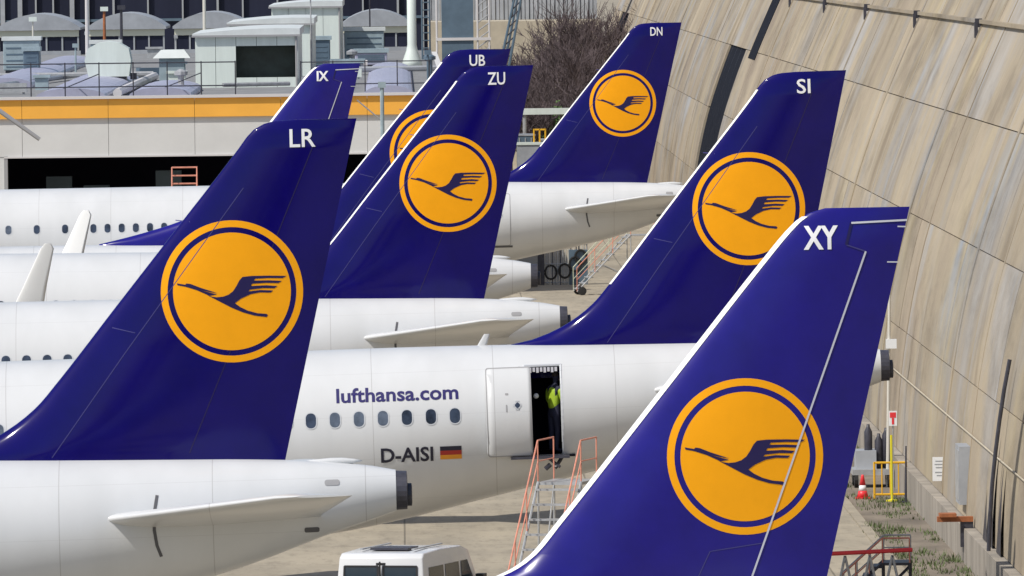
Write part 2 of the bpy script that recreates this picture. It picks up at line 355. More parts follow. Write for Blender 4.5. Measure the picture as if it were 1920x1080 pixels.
# ------------------------------------------------------------------ aircraft
# local frame of an aircraft: x aft (0 = rear corner of the fin tip), y away from the camera, z up from the ground
class Fin:
    def __init__(s, le, ztip, te, thick, split, zbase):
        sh = 0.026; s.le = [(z, x - sh * (ztip - z)) for z, x in le]; te += sh; s.zt = ztip; s.te = te; s.thick = thick; s.split = split; s.zb = zbase
    def xle(s, z): return interp(s.le, z)[0] if z > s.le[0][0] else s.le[0][1]
    def xte(s, z): return -s.te * (s.zt - z)
    def half(s, x, z):
        a, b = s.xle(z), s.xte(z); return lerp(s.thick, z) * naca((x - a) / (b - a))
    def rows(s):
        zs = [s.zb]; z = s.le[0][0]
        zs += [l[0] for l in s.le]; k = s.le[0][0]
        while k < s.zt: zs.append(k); k += 0.12
        zs = sorted(set(round(q, 4) for q in zs if q <= s.zt)); out = [zs[0]]
        for q in zs[1:]:
            if q - out[-1] > 0.008 or q == s.zt: out.append(q)
        return out
    def patch(s, u0, u1, name, n=18, pw=1.0, zr=None, grow=0.0):
        rows = s.rows()
        if zr: rows = [zr[0]] + [z for z in rows if zr[0] < z < zr[1]] + [zr[1]]
        V = []; F = []; m = 2 * (n + 1)
        def us(z):
            a = u0(z) if callable(u0) else u0; b = u1(z) if callable(u1) else u1
            return [a + (b - a) * (k / n) ** pw for k in range(n + 1)]
        for z in rows:
            a, b = s.xle(z), s.xte(z); T = lerp(s.thick, z); uu = us(z)
            for u in uu: V.append((a + u * (b - a) - grow * (1 - min(1, u * 8)), -T * naca(u) - grow * min(1, u * 40), z))
            for u in uu[::-1]: V.append((a + u * (b - a) - grow * (1 - min(1, u * 8)), T * naca(u) + grow * min(1, u * 40), z))
        closed_le = (u0 == 0)
        for i in range(len(rows) - 1):
            for k in range(m - 1):
                if k == n: continue
                F.append((i * m + k, i * m + k + 1, (i + 1) * m + k + 1, (i + 1) * m + k))
        mb = MB(); mb.add(V, F); sm = len(F)
        for e in ([n] if True else []) + ([] if closed_le else [m - 1]):            # rear / front walls with their own vertices
            o = len(mb.v); q = []
            for i in range(len(rows)): mb.v.append(V[i * m + e]); mb.v.append(V[i * m + (e + 1) % m])
            for i in range(len(rows) - 1): mb.f.append((o + 2 * i, o + 2 * i + 1, o + 2 * i + 3, o + 2 * i + 2))
        for i in (0, len(rows) - 1):                                              # bottom / top caps
            o = len(mb.v); mb.v += V[i * m:(i + 1) * m]
            for k in range(n): mb.f.append((o + k, o + k + 1, o + m - 2 - k, o + m - 1 - k))
        me = bpy.data.meshes.new(name); me.from_pydata(mb.v, [], mb.f)
        bm = bmesh.new(); bm.from_mesh(me)
        if closed_le: bmesh.ops.remove_doubles(bm, verts=[v for v in bm.verts if v.index < len(V)], dist=1e-5)
        bmesh.ops.recalc_face_normals(bm, faces=bm.faces); bm.to_mesh(me); bm.free()
        for i, p in enumerate(me.polygons): p.use_smooth = abs(p.normal.z) < 0.8 and p.area > 0 and abs(p.normal.y) > 0.0
        return me

AIRBUS_FIN = Fin([(5.97, -7.55), (6.09, -6.95), (6.40, -6.20), (6.84, -5.60), (7.24, -5.25), (8.6, -4.177), (10.0, -3.07), (11.30, -2.045), (11.46, -1.93),
                  (11.60, -1.80), (11.70, -1.62), (11.745, -1.42), (11.76, -1.15)], 11.76, 0.2085,
                 [(5.3, 0.30), (6.2, 0.29), (8.0, 0.25), (11.3, 0.13), (11.6, 0.09), (11.76, 0.035)], 0.66, 5.25)
BOEING_FIN = Fin([(5.42, -8.4), (5.65, -7.4), (5.92, -6.4), (6.13, -5.75), (6.31, -5.35), (6.49, -5.11), (6.88, -4.79), (8.7, -3.36), (10.51, -1.94),
                  (10.80, -1.70), (10.97, -1.53), (11.07, -1.36), (11.13, -1.15)], 11.13, 0.2145,
                 [(4.9, 0.33), (6.2, 0.32), (8.0, 0.27), (10.7, 0.13), (10.98, 0.075), (11.13, 0.03)], 0.66, 4.9)
# fuselage stations: x, top, bottom, half width
AIRBUS_FUS = [(-36.63, 3.35, 3.30, 0.02), (-36.5, 3.72, 3.02, 0.36), (-36.1, 4.05, 2.72, 0.70), (-35.3, 4.50, 2.38, 1.10), (-34.4, 5.05, 2.12, 1.45), (-33.4, 5.48, 1.95, 1.70),
              (-32.0, 5.82, 1.83, 1.90), (-30.4, 5.95, 1.80, 1.975), (-14.5, 5.95, 1.80, 1.975), (-13.0, 5.95, 1.84, 1.975), (-11.5, 5.95, 1.98, 1.96), (-10.0, 5.95, 2.22, 1.92),
              (-8.0, 5.935, 2.62, 1.79), (-6.0, 5.905, 3.05, 1.57), (-4.0, 5.86, 3.45, 1.25), (-2.5, 5.815, 3.80, 0.98), (-1.5, 5.775, 4.11, 0.80),
              (-0.6, 5.72, 4.44, 0.63), (0.3, 5.62, 4.72, 0.46), (0.71, 5.54, 4.86, 0.345)]
BOEING_FUS = [(-30.5, 2.80, 2.75, 0.02), (-30.3, 3.2, 2.4, 0.40), (-29.6, 3.75, 1.95, 0.85), (-28.4, 4.5, 1.55, 1.35), (-27.0, 5.1, 1.35, 1.70), (-25.0, 5.4, 1.30, 1.88),
              (-13.0, 5.4, 1.30, 1.88), (-11.0, 5.4, 1.50, 1.86), (-9.0, 5.4, 1.95, 1.76), (-6.5, 5.39, 2.60, 1.48), (-4.0, 5.36, 3.20, 1.10), (-2.0, 5.30, 3.75, 0.75),
              (-0.5, 5.20, 4.15, 0.50), (0.6, 5.02, 4.42, 0.27), (0.85, 4.92, 4.52, 0.16)]
AIRBUS_FUS = [(x - 0.18, t + 0.07, b + (0.03 if x > -9 else 0), h) for x, t, b, h in AIRBUS_FUS]
def fus_half(tab):
    def f(x, z):
        t, b, h = interp(tab, x); c = (t + b) / 2; r = (t - b) / 2; q = 1 - ((z - c) / r) ** 2
        return h * math.sqrt(max(q, 0.0))
    return f
A_HALF, B_HALF = fus_half(AIRBUS_FUS), fus_half(BOEING_FUS)
DOOR = (-7.30, -6.50, 3.62, 5.56)       # rear cabin door opening: x0, x1, z0, z1
def fuselage_mesh(tab, opening=None):
    xs = []
    for a, b in zip(tab, tab[1:]):
        n = max(1, int(math.ceil((b[0] - a[0]) / (0.5 if a[0] > -15 else 1.2))))
        xs += [a[0] + (b[0] - a[0]) * k / n for k in range(n)]
    xs.append(tab[-1][0]); n = 56; V = []; F = []
    for x in xs:
        t, b, h = interp(tab, x); c = (t + b) / 2; r = (t - b) / 2
        for k in range(n):
            a = 2 * math.pi * k / n; V.append((x, -h * math.sin(a), c + r * math.cos(a)))
    for i in range(len(xs) - 1):
        for k in range(n): F.append((i * n + k, i * n + (k + 1) % n, (i + 1) * n + (k + 1) % n, (i + 1) * n + k))
    F.append(tuple(range(n)));
    me = bpy.data.meshes.new('fuselage'); me.from_pydata(V, [], F); bm = bmesh.new(); bm.from_mesh(me)
    if opening:
        x0, x1, z0, z1 = opening
        for c, nn in (((x0, 0, 0), (1, 0, 0)), ((x1, 0, 0), (1, 0, 0))):
            bmesh.ops.bisect_plane(bm, geom=list(bm.verts) + list(bm.edges) + list(bm.faces), dist=1e-5, plane_co=c, plane_no=nn)
        for c, nn in (((0, 0, z0), (0, 0, 1)), ((0, 0, z1), (0, 0, 1))):
            fs = [f for f in bm.faces if x0 - 0.9 < f.calc_center_median().x < x1 + 0.9 and f.calc_center_median().y < 0]
            ge = set(fs)
            for f in fs: ge.update(f.edges); ge.update(f.verts)
            bmesh.ops.bisect_plane(bm, geom=list(ge), dist=1e-5, plane_co=c, plane_no=nn)
        bmesh.ops.delete(bm, geom=[f for f in bm.faces if x0 < f.calc_center_median().x < x1 and z0 < f.calc_center_median().z < z1 and f.calc_center_median().y < 0], context='FACES')
    bmesh.ops.recalc_face_normals(bm, faces=bm.faces)
    for f in bm.faces: f.smooth = True
    bm.to_mesh(me); bm.free(); return me

CRANE = [(175, 497), (228, 507), (236, 499), (262, 503), (322, 528), (432, 566), (428, 573), (345, 551), (322, 545), (380, 584), (425, 592), (465, 589), (500, 578), (530, 556), (552, 524), (572, 488), (592, 467),
         (650, 462), (760, 463), (872, 468), (846, 481), (760, 478), (672, 480), (664, 492), (760, 493), (842, 499), (818, 512), (740, 508), (652, 512), (644, 526), (740, 524), (812, 531),
         (792, 544), (720, 541), (636, 549), (628, 560), (700, 553), (784, 558), (768, 571), (700, 568), (640, 578), (580, 604), (540, 632),
         (572, 657), (620, 682), (680, 700), (738, 706), (748, 714), (738, 726), (660, 714), (590, 692), (520, 661), (440, 617), (380, 581), (300, 543), (228, 519), (178, 509)]
def emblem(fin_o, finspec, key, cx, cz, r):
    def ring(r0, r1, n=72):
        bm = bmesh.new(); A = []; 
        steps = 2 if r0 > 0 else 10
        for j in range(steps + 1):
            rr = r0 + (r1 - r0) * j / steps
            A.append([bm.verts.new((cx + rr * math.cos(2 * math.pi * k / n), 0, cz + rr * math.sin(2 * math.pi * k / n))) for k in range(n)] if rr > 1e-6 else [bm.verts.new((cx, 0, cz))] * n)
        for j in range(steps):
            for k in range(n):
                q = [A[j][k], A[j][(k + 1) % n], A[j + 1][(k + 1) % n], A[j + 1][k]]; q = [v for i, v in enumerate(q) if v not in q[:i]]
                if len(q) > 2: bm.faces.new(q)
        return bm
    ob('emblem_ring', cached(key + 'ring', lambda: drape(ring(r * 0.905, r), 'emblem_ring', finspec.half, 0.004)), 'orange_paint', fin_o)
    ob('emblem_disc', cached(key + 'disc', lambda: drape(ring(0, r * 0.828), 'emblem_disc', finspec.half, 0.004)), 'orange_paint', fin_o)
    def crane():
        bm = flat_poly([[(cx + (x - 523) / 452 * r, cz - (y - 557) / 452 * r) for x, y in CRANE]]); slice_bm(bm, 0.12, 0.3)
        return drape(bm, 'crane_mark', finspec.half, 0.009)
    ob('crane_mark', cached(key + 'crane', crane), 'crane_blue', fin_o)

def strip(points, width, name, yfun, off):
    """thin painted line along (x, z) points, laid on a surface"""
    bm = bmesh.new(); pts = [points[0]]
    for a, b in zip(points, points[1:]):
        n = max(1, int(math.hypot(b[0] - a[0], b[1] - a[1]) / 0.12))
        pts += [(a[0] + (b[0] - a[0]) * k / n, a[1] + (b[1] - a[1]) * k / n) for k in range(1, n + 1)]
    L = []
    for i, p in enumerate(pts):
        a = pts[max(0, i - 1)]; b = pts[min(len(pts) - 1, i + 1)]; dx, dz = b[0] - a[0], b[1] - a[1]; l = math.hypot(dx, dz) or 1
        nx, nz = -dz / l * width / 2, dx / l * width / 2
        L.append((bm.verts.new((p[0] + nx, 0, p[1] + nz)), bm.verts.new((p[0] - nx, 0, p[1] - nz))))
    for a, b in zip(L, L[1:]): bm.faces.new((a[0], a[1], b[1], b[0]))
    return drape(bm, name, yfun, off)
def rrect(cx, cz, w, h, r, n=4):
    P = []
    for sx, sz, a0 in ((1, 1, 0), (-1, 1, 90), (-1, -1, 180), (1, -1, 270)):
        for k in range(n + 1):
            a = R(a0 + 90 * k / n); P.append((cx + sx * (w / 2 - r) + r * math.cos(a), cz + sz * (h / 2 - r) + r * math.sin(a)))
    return P
def sheet(outline, name, yfun, off, dx=0.3, dz=0.12):
    bm = flat_poly(outline if isinstance(outline[0][0], (tuple, list)) else [outline]); slice_bm(bm, dx, dz); return drape(bm, name, yfun, off)
def window_mesh(x, z, yfun, w=0.225, h=0.325):
    mb = bmesh.new()
    o = rrect(x, z, w + 0.05, h + 0.05, 0.13); i = rrect(x, z, w, h, 0.105)
    a = [mb.verts.new((p[0], 0, p[1])) for p in o]; b = [mb.verts.new((p[0], 0, p[1])) for p in i]; n = len(a)
    for k in range(n): mb.faces.new((a[k], a[(k + 1) % n], b[(k + 1) % n], b[k]))
    c = [mb.verts.new((x, 0, z))]
    for k in range(n): f = mb.faces.new((b[k], b[(k + 1) % n], c[0])); f.material_index = 1
    me = drape(mb, 'window', yfun, 0.006); me.materials.append(M['frame_grey']); me.materials.append(M['pane_blind' if int(abs(x) * 37.7) % 4 == 0 else 'pane']); return me

def gear(root, x, y, zfloor, ztop, r, double=True):
    mb = MB(); mb.rod((x, y, ztop), (x, y, zfloor + r), 0.11, 0.09, 10); mb.rod((x, y - 0.45, zfloor + r), (x, y + 0.45, zfloor + r), 0.07, None, 8)
    lg = build(mb, 'landing_gear', 'galv', root)
    for s in ((-1, 1) if double else (0,)):
        t = MB(); t.lathe([(r * .55, -0.17), (r * .93, -0.16), (r, -0.08), (r, 0.08), (r * .93, 0.16), (r * .55, 0.17)], (x, y + s * 0.36, zfloor + r), 'Y', 22); build(t, 'wheel', 'rubber', lg, True)

PITCH = -0.9
def place(tip, zt, pitch, yaw):
    rot = Matrix.Rotation(R(yaw), 3, 'Z') @ Matrix.Rotation(R(pitch), 3, 'Y')
    return Vector(tip) - rot @ Vector((0, 0, zt)), (0, R(pitch), R(yaw))
def aircraft(kind, label, reg, tip, pitch=PITCH, yaw=0.0, white_le=True, sharklets=False, windows=None, door=None, longer=0.0):
    A = kind == 'airbus'; fin_s = AIRBUS_FIN if A else BOEING_FIN; tab = AIRBUS_FUS if A else BOEING_FUS; half = A_HALF if A else B_HALF
    loc, rot = place(tip, fin_s.zt, pitch, yaw)
    root = thing('airliner', label, 'airplane', loc, rot, 'airliners parked side by side')
    k = kind
    fo = ob('fuselage', cached(k + 'fus' + ('open' if door == 'open' else ''), lambda: fuselage_mesh(tab, DOOR if door == 'open' else None)), 'white_paint', root)
    f = ob('tail_fin', cached(k + 'fin', lambda: fin_s.patch(0, fin_s.split, 'tail_fin', 30, 2.0)), 'blue_paint' if A else 'blue_paint_reflect', root)
    ob('rudder', cached(k + 'rud', lambda: fin_s.patch(lambda z: fin_s.split, 1.0, 'rudder', 14, 1.0)), 'blue_paint' if A else 'blue_paint_reflect', root)
    if white_le:
        if A: zr, wd = (7.25, 11.40), 0.045
        else: zr, wd = (6.16, 11.02), 0.075
        ob('leading_edge', cached(k + 'le', lambda: fin_s.patch(0, lambda z: wd / (fin_s.xte(z) - fin_s.xle(z)), 'leading_edge', 10, 2.0, zr, 0.008)), 'bare_metal', f)
    emblem(f, fin_s, k, *((-2.245, 8.80, 1.24) if A else (-2.30, 7.78, 1.065)))
    cx, bz, wd = (-0.95, 11.29, 0.45) if A else (-1.22, 10.585, 0.47)
    if reg == 'SI': wd = 0.30
    if reg == 'IX': wd = 0.38
    bm = shift(text_bm(reg, 0.31, wd, 0.012 if A else 0.03), cx - wd / 2, bz); slice_bm(bm, 0.045, 0.06)
    ob('registration_letters', drape(bm, 'registration_letters', fin_s.half, 0.010), 'letter_white', f)
    if A:
        ob('panel_line', cached('apl', lambda: strip([(-5.45, 5.98), (-4.15, 7.75), (-2.0, 10.6)], 0.014, 'panel_line', fin_s.half, 0.004)), 'line_blue', f)
        ob('hinge_line', cached('ahl', lambda: strip([(fin_s.xle(z) + (fin_s.xte(z) - fin_s.xle(z)) * fin_s.split, z) for z in (11.3, 7.8)] + [((lambda a, b_: b_ + (b_ - a) * 1.8 / 3.5)(*[fin_s.xle(z) + (fin_s.xte(z) - fin_s.xle(z)) * fin_s.split for z in (11.3, 7.8)]), 6.0)], 0.018, 'hinge_line', fin_s.half, 0.003)), 'crane_blue', f)
        ob('panel_line', cached('apl2', lambda: strip([(-2.95, 10.03), (-3.2, 10.06)], 0.016, 'panel_line', fin_s.half, 0.004)), 'line_blue', f)
        ob('panel_line', cached('apl3', lambda: strip([(-4.35, 8.22), (-3.95, 8.12)], 0.014, 'panel_line', fin_s.half, 0.004)), 'line_blue', f)
    else:
        dz = -0.12
        ob('hinge_line', cached('bh1', lambda: strip([(-0.61, 10.655 + dz), (-2.24, 6.24 + dz), (-2.43, 5.70 + dz)], 0.026, 'hinge_line', fin_s.half, 0.012)), 'seal_white', f)
        ob('hinge_line', cached('bh2', lambda: strip([(-0.04, 11.07 + dz), (-0.80, 11.045 + dz)], 0.026, 'hinge_line', fin_s.half, 0.012)), 'seal_white', f)
        ob('hinge_line', cached('bh3', lambda: strip([(-0.80, 11.045 + dz), (-0.875, 10.75 + dz)], 0.035, 'hinge_line', fin_s.half, 0.011)), 'crane_blue', f)
        ob('hinge_line', cached('bh4', lambda: strip([(-0.875, 10.75 + dz), (-0.61, 10.655 + dz)], 0.016, 'hinge_line', fin_s.half, 0.010)), 'line_blue', f)
        ob('tab_line', cached('bt1', lambda: strip([(-0.06, 10.98 + dz), (-0.17, 10.985 + dz)], 0.018, 'tab_line', fin_s.half, 0.012)), 'seal_white', f)
        ob('tab_line', cached('bt2', lambda: strip([(-0.17, 10.50 + dz), (-0.32, 10.505 + dz)], 0.018, 'tab_line', fin_s.half, 0.012)), 'seal_white', f)
        ob('panel_line', cached('bp1', lambda: strip([(-2.05, 6.72 + dz), (-2.80, 6.62 + dz), (-3.1, 6.0 + dz)], 0.012, 'panel_line', fin_s.half, 0.004)), 'line_blue', f)
    # tailplane
    for s in (-1, 1):
        if A: secs = [((-5.6, s * 0.35, 4.83), 4.8, 0.15, (0, 0, 1)), ((-4.45, s * 1.30, 4.94), 3.7, 0.15, (0, 0, 1)), ((-1.52, s * 6.05, 5.48), 1.30, 0.065, (0, 0, 1)), ((-1.15, s * 6.22, 5.50), 0.95, 0.02, (0, 0, 1))]
        else: secs = [((-4.6, s * 0.3, 4.45), 3.4, 0.15, (0, 0, 1)), ((-1.2, s * 6.2, 5.15), 1.3, 0.06, (0, 0, 1)), ((-1.0, s * 6.35, 5.17), 1.0, 0.02, (0, 0, 1))]
        ob('tailplane', cached(f'{k}htp{s}', lambda: loft(secs, 14, 'tailplane')), 'white_paint', root)
    if A:
        ap = MB(); ap.lathe([(0.345, 0.70), (0.335, 0.90), (0.25, 0.91), (0.235, 0.86)], (-0.18, 0, 5.25), 'X', 24); ap.lathe([(0.20, 0.86), (0.20, 0.98), (0.15, 0.99)], (-0.18, 0.02, 5.17), 'X', 16)
        build(ap, 'exhaust_cone', 'dark_metal', root, False)
        ob('trim_slot', cached('slot', lambda: strip([(-3.62, 5.32), (-3.67, 5.04), (-3.68, 4.72), (-3.64, 4.45), (-3.57, 4.25)], 0.055, 'trim_slot', half, 0.008)), 'gap_dark', fo)
        ob('vent_grille', cached('vg', lambda: sheet(rrect(-0.58, 5.44, 0.26, 0.10, 0.04), 'vent_grille', half, 0.007)), 'gap_grey', fo)
        ob('outlet', cached('ol', lambda: sheet(rrect(-0.95, 4.62, 0.26, 0.09, 0.03), 'outlet', half, 0.008)), 'gap_dark', fo)
        hp = MB(); hp.lathe([(0.01, -0.6), (0.04, -0.45), (0.065, -0.1), (0.065, 0.1), (0.04, 0.3), (0.01, 0.45)], (-0.5, 0, 5.78), 'X', 12); build(hp, 'beacon_fairing', 'white_paint', fo, True)
        x0, x1, z0, z1 = DOOR
        if door == 'open':
            # door slid forward in front of the skin
            bm = flat_poly([rrect((x0 - 0.86 + x0 + 0.13) / 2, (z0 + z1) / 2, 0.99, z1 - z0 + 0.0, 0.06)]); slice_bm(bm, 0.25, 0.1)
            me = drape(bm, 'cabin_door', half, 0.16)
            bm = bmesh.new(); bm.from_mesh(me); bmesh.ops.solidify(bm, geom=list(bm.faces), thickness=0.11); bm.to_mesh(me); bm.free()
            dr = ob('cabin_door', me, 'white_paint', root)
            ob('door_window', window_mesh(x0 - 0.18, 4.74, lambda x, z: half(x, z) + 0.162, 0.13, 0.15), None, dr)
            ob('door_handle', sheet(rrect(x0 - 0.42, 4.68, 0.03, 0.16, 0.012), 'door_handle', lambda x, z: half(x, z) + 0.162, 0.004), 'gap_grey', dr)
            ob('door_placard', sheet(rrect(x0 - 0.41, 4.99, 0.07, 0.04, 0.012), 'door_placard', lambda x, z: half(x, z) + 0.162, 0.004), 'gap_grey', dr)
            cxd = (x0 - 0.86 + x0 + 0.13) / 2
            ob('door_seal', sheet([rrect(cxd, (z0 + z1) / 2, 0.985, z1 - z0 - 0.005, 0.06), rrect(cxd, (z0 + z1) / 2, 0.945, z1 - z0 - 0.045, 0.05)], 'door_seal', half, 0.165), 'gap_grey', dr)
            ym = 0.9
            # vestibule behind the opening: floor, ceiling, side walls, back
            xa, xb = x0 - 0.10, x1 + 0.25
            ya = -1.28
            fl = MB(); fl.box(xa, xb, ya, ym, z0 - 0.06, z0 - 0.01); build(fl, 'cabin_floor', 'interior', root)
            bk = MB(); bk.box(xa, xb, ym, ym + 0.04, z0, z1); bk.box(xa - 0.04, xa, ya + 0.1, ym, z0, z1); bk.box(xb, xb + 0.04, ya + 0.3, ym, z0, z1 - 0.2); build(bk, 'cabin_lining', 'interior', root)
            fr = MB()
            for a, b in (((x0, z1), (x1, z1)), ((x1, z1), (x1, z0)), ((x0, z0), (x0, z1))):
                n = 14
                for j in range(n):
                    p = [a[c] + (b[c] - a[c]) * j / n for c in (0, 1)]; q = [a[c] + (b[c] - a[c]) * (j + 1) / n for c in (0, 1)]
                    fr.rod((p[0], -half(*p) + 0.03, p[1]), (q[0], -half(*q) + 0.03, q[1]), 0.035, None, 6)
            build(fr, 'door_frame', 'frame_grey', root)
            lt = MB()
            for j in range(9): lt.box(x0 + 0.02 + j * 0.08, x0 + 0.075 + j * 0.08, -half(x0, z1 - .1) + 0.05, -half(x0, z1 - .1) + 0.12, z1 - 0.13 - 0.02 * (j % 2), z1 - 0.04)
            build(lt, 'door_latch_row', 'seal_white', root)
            sl_ = MB(); sl_.box(x0 - 0.36, x1 + 0.12, -half(x0, z0) - 0.30, -half(x0, z0) + 0.25, z0 - 0.07, z0 - 0.015); build(sl_, 'sill_plate', 'dark_metal', root)
            ar = MB(); ar.rod((x1 - 0.35, -half(x0, z0) - 0.1, z0 - 0.06), (x1 - 0.1, -half(x0, z0) - 0.25, z0 - 0.26), 0.035); ar.rod((x1 - 0.05, -half(x0, z0) - 0.1, z0 - 0.06), (x1 - 0.2, -half(x0, z0) - 0.22, z0 - 0.28), 0.045)
            ar.rod((x1 - 0.42, -half(x0, z0) - .2, z0 - 0.3), (x1 - 0.30, -half(x0, z0) - .2, z0 - 0.2), 0.05); build(ar, 'sill_bracket', 'dark_metal', root)
            kn = MB(); kn.lathe([(0.01, -0.03), (0.05, -0.02), (0.06, 0.0), (0.05, 0.02), (0.01, 0.03)], (x0 + 0.24, -1.15, 4.90), 'Y', 14); build(kn, 'inner_lamp_cover', 'sign_white', root, True)
        else:
            def outline():
                o = rrect((x0 + x1) / 2 - 0.05, (z0 + z1) / 2, x1 - x0 + 0.1, z1 - z0, 0.09); i = rrect((x0 + x1) / 2 - 0.05, (z0 + z1) / 2, x1 - x0 + 0.055, z1 - z0 - 0.045, 0.07)
                return sheet([o, i], 'door_outline', half, 0.006)
            d = ob('cabin_door', cached('doorp', lambda: sheet(rrect((x0 + x1) / 2 - 0.05, (z0 + z1) / 2, x1 - x0 + 0.055, z1 - z0 - 0.045, 0.07), 'cabin_door', half, 0.010)), 'white_paint', root)
            ob('door_outline', cached('dooro', outline), 'gap_grey', d)
            ob('door_window', cached('doorw', lambda: window_mesh(-6.88, 4.76, lambda x, z: half(x, z) + 0.008, 0.13, 0.15)), None, d)
            ob('door_sill', cached('doors', lambda: strip([(x0 - 0.1, z0 - 0.03), (x1 + 0.06, z0 - 0.03)], 0.07, 'door_sill', half, 0.02)), 'gap_dark', d)
    else:
        ap = MB(); ap.lathe([(0.16, 0.84), (0.15, 0.96), (0.11, 0.97)], (0, 0, 4.72), 'X', 18); build(ap, 'exhaust_cone', 'dark_metal', root)
    for x in (windows or []):
        ob('window', cached(f'{k}win{round(x, 2)}', lambda: window_mesh(x, 4.56 if A else 3.95, half)), None, root)
    # wings, engines, landing gear
    zf = lambda x: -loc.z + math.sin(R(pitch)) * x
    for s in (-1, 1):
        if A: secs = [((-25.0, 0, 2.35), 7.2, 0.45, (0, 0, 1)), ((-24.0, s * 1.9, 2.45), 6.4, 0.42, (0, 0, 1)), ((-20.9, s * 6.4, 2.85), 3.9, 0.24, (0, 0, 1)), ((-14.35, s * 16.6, 3.95), 1.55, 0.09, (0, 0, 1))]
        else: secs = [((-20.5, 0, 1.9), 6.8, 0.42, (0, 0, 1)), ((-19.4, s * 1.9, 2.0), 5.8, 0.40, (0, 0, 1)), ((-16.4, s * 5.4, 2.4), 3.9, 0.24, (0, 0, 1)), ((-11.7, s * 14.2, 3.3), 1.5, 0.09, (0, 0, 1))]
        wg = ob('wing', cached(f'{k}wing{s}', lambda: loft(secs, 16, 'wing')), 'white_paint', root)
        if A and sharklets:
            sk = [((-14.35, s * 16.6, 3.95), 1.50, 0.085, (0, -s * .1, 1)), ((-14.15, s * 16.95, 4.10), 1.22, 0.06, (0, -s * .5, 0.8)), ((-14.0, s * 17.2, 4.45), 1.02, 0.045, (0, -s, .35)),
                  ((-13.42, s * 17.5, 5.6), 0.64, 0.03, (0, -s, .2)), ((-12.92, s * 17.72, 6.66), 0.36, 0.015, (0, -s, .2)), ((-12.80, s * 17.75, 6.80), 0.16, 0.006, (0, -s, .2))]
            ob('winglet', cached(f'shark{s}', lambda: loft(sk, 12, 'winglet')), 'bare_metal', wg)
        elif A:
            sk = [((-13.9, s * 16.62, 3.5), 0.5, 0.02, (0, 1, 0)), ((-14.4, s * 16.62, 3.98), 1.6, 0.05, (0, 1, 0)), ((-13.6, s * 16.62, 4.55), 0.7, 0.02, (0, 1, 0))]
            ob('winglet', cached(f'fence{s}', lambda: loft(sk, 8, 'winglet')), 'white_paint', wg)
        ex, ey, ez, er = (-26.0, s * 5.75, 1.85, 1.0) if A else (-21.0, s * 4.8, 1.35, 0.85)
        en = MB(); en.lathe([(er * .82, 0.35), (er * .86, 0.02), (er * .93, -0.05), (er * .99, 0.1), (er * 1.06, 0.9), (er * 1.03, 2.0), (er * .82, 3.2), (er * .78, 3.2), (er * .5, 3.3), (er * .38, 4.1)], (ex, ey, ez), 'X', 28)
        e_o = build(en, 'engine', 'white_paint', root, True)
        fan = MB(); fan.lathe([(er * .81, 0.36), (er * .25, 0.34), (0.02, 0.1)], (ex, ey, ez), 'X', 24); build(fan, 'fan', 'dark_metal', e_o)
        py = MB(); py.box(ex + 1.2, ex + 4.6, ey - 0.14, ey + 0.14, ez + er * .6, (2.75 if A else 2.3)); build(py, 'pylon', 'white_paint', e_o)
        gx = -17.6 + (0 if A else 4.2); gear(root, gx, s * (3.79 if A else 2.6), zf(gx), 2.6, 0.58)
    gx = -31.0 if A else -27; gear(root, gx, 0, zf(gx), 2.1, 0.38)
    return root, half

def pitch_list(a, n, p=0.523, skip=()): return [a - p * i for i in range(n) if i not in skip]
CABIN = pitch_list(-8.85, 44)
xy, _ = aircraft('boeing', 'nearest airliner, blue tail fin lettered XY with broad white leading edge and rudder line', 'XY', (6.92, 144.93, 11.18), pitch=-0.3)
lr, _ = aircraft('airbus', 'airliner with blue tail fin lettered LR, white tail cone in left foreground', 'LR', (-0.75, 186.05, 11.80), white_le=False, windows=pitch_list(-8.47, 10), pitch=-0.7)
si, SIH = aircraft('airbus', 'airliner with blue fin lettered SI, rear cabin door open and D-AISI on its side', 'SI', (9.81, 233.92, 11.94), windows=CABIN, door='open', pitch=-1.3)
zu, _ = aircraft('airbus', 'airliner with blue tail fin lettered ZU, in front of the UB fin', 'ZU', (3.43, 272.11, 11.69), windows=CABIN, pitch=-0.6)
ub, _ = aircraft('airbus', 'airliner with blue tail fin lettered UB, mostly hidden behind the ZU fin', 'UB', (3.20, 305.81, 11.77), windows=CABIN, sharklets=True, pitch=0.2)
ix, _ = aircraft('boeing', 'airliner with small blue fin lettered IX before the yellow banded hall', 'IX', (-1.25, 344.83, 10.98), pitch=-0.3, windows=pitch_list(-9.5, 30))
dn, _ = aircraft('airbus', 'farthest airliner, blue tail fin lettered DN against the concrete wall', 'DN', (10.52, 396.04, 11.77), windows=[x for i, x in enumerate(CABIN) if i not in (26, 28, 30)], pitch=-0.35)
# lettering, flag and antenna of the SI airliner
def side_text(root, txt, x, z, h, wd, bold, name, m):
    bm = shift(text_bm(txt, h, wd, bold), x, z); slice_bm(bm, 0.2, 0.07); ob(name, drape(bm, name, SIH, 0.007), m, root)
side_text(si, 'lufthansa.com', -11.42, 4.93, 0.30, 2.66, 0.022, 'website_lettering', 'text_blue')
side_text(si, 'D-AISI', -10.49, 3.60, 0.31, 1.14, 0.022, 'registration_lettering', 'black_paint')
for i, m in enumerate(('black_paint', 'flag_red', 'flag_gold')):
    z1 = 3.90 - i * 0.095
    ob('flag_stripe', sheet([(-9.20, z1 - 0.095), (-8.73, z1 - 0.095), (-8.73, z1), (-9.20, z1)], 'flag_stripe', SIH, 0.007, 0.15, 0.05), m, si)
ob('antenna', loft([((-8.32, 0, 5.97), 0.22, 0.02, (0, 1, 0)), ((-8.14, 0, 6.25), 0.13, 0.012, (0, 1, 0))], 6, 'antenna'), 'white_paint', si)

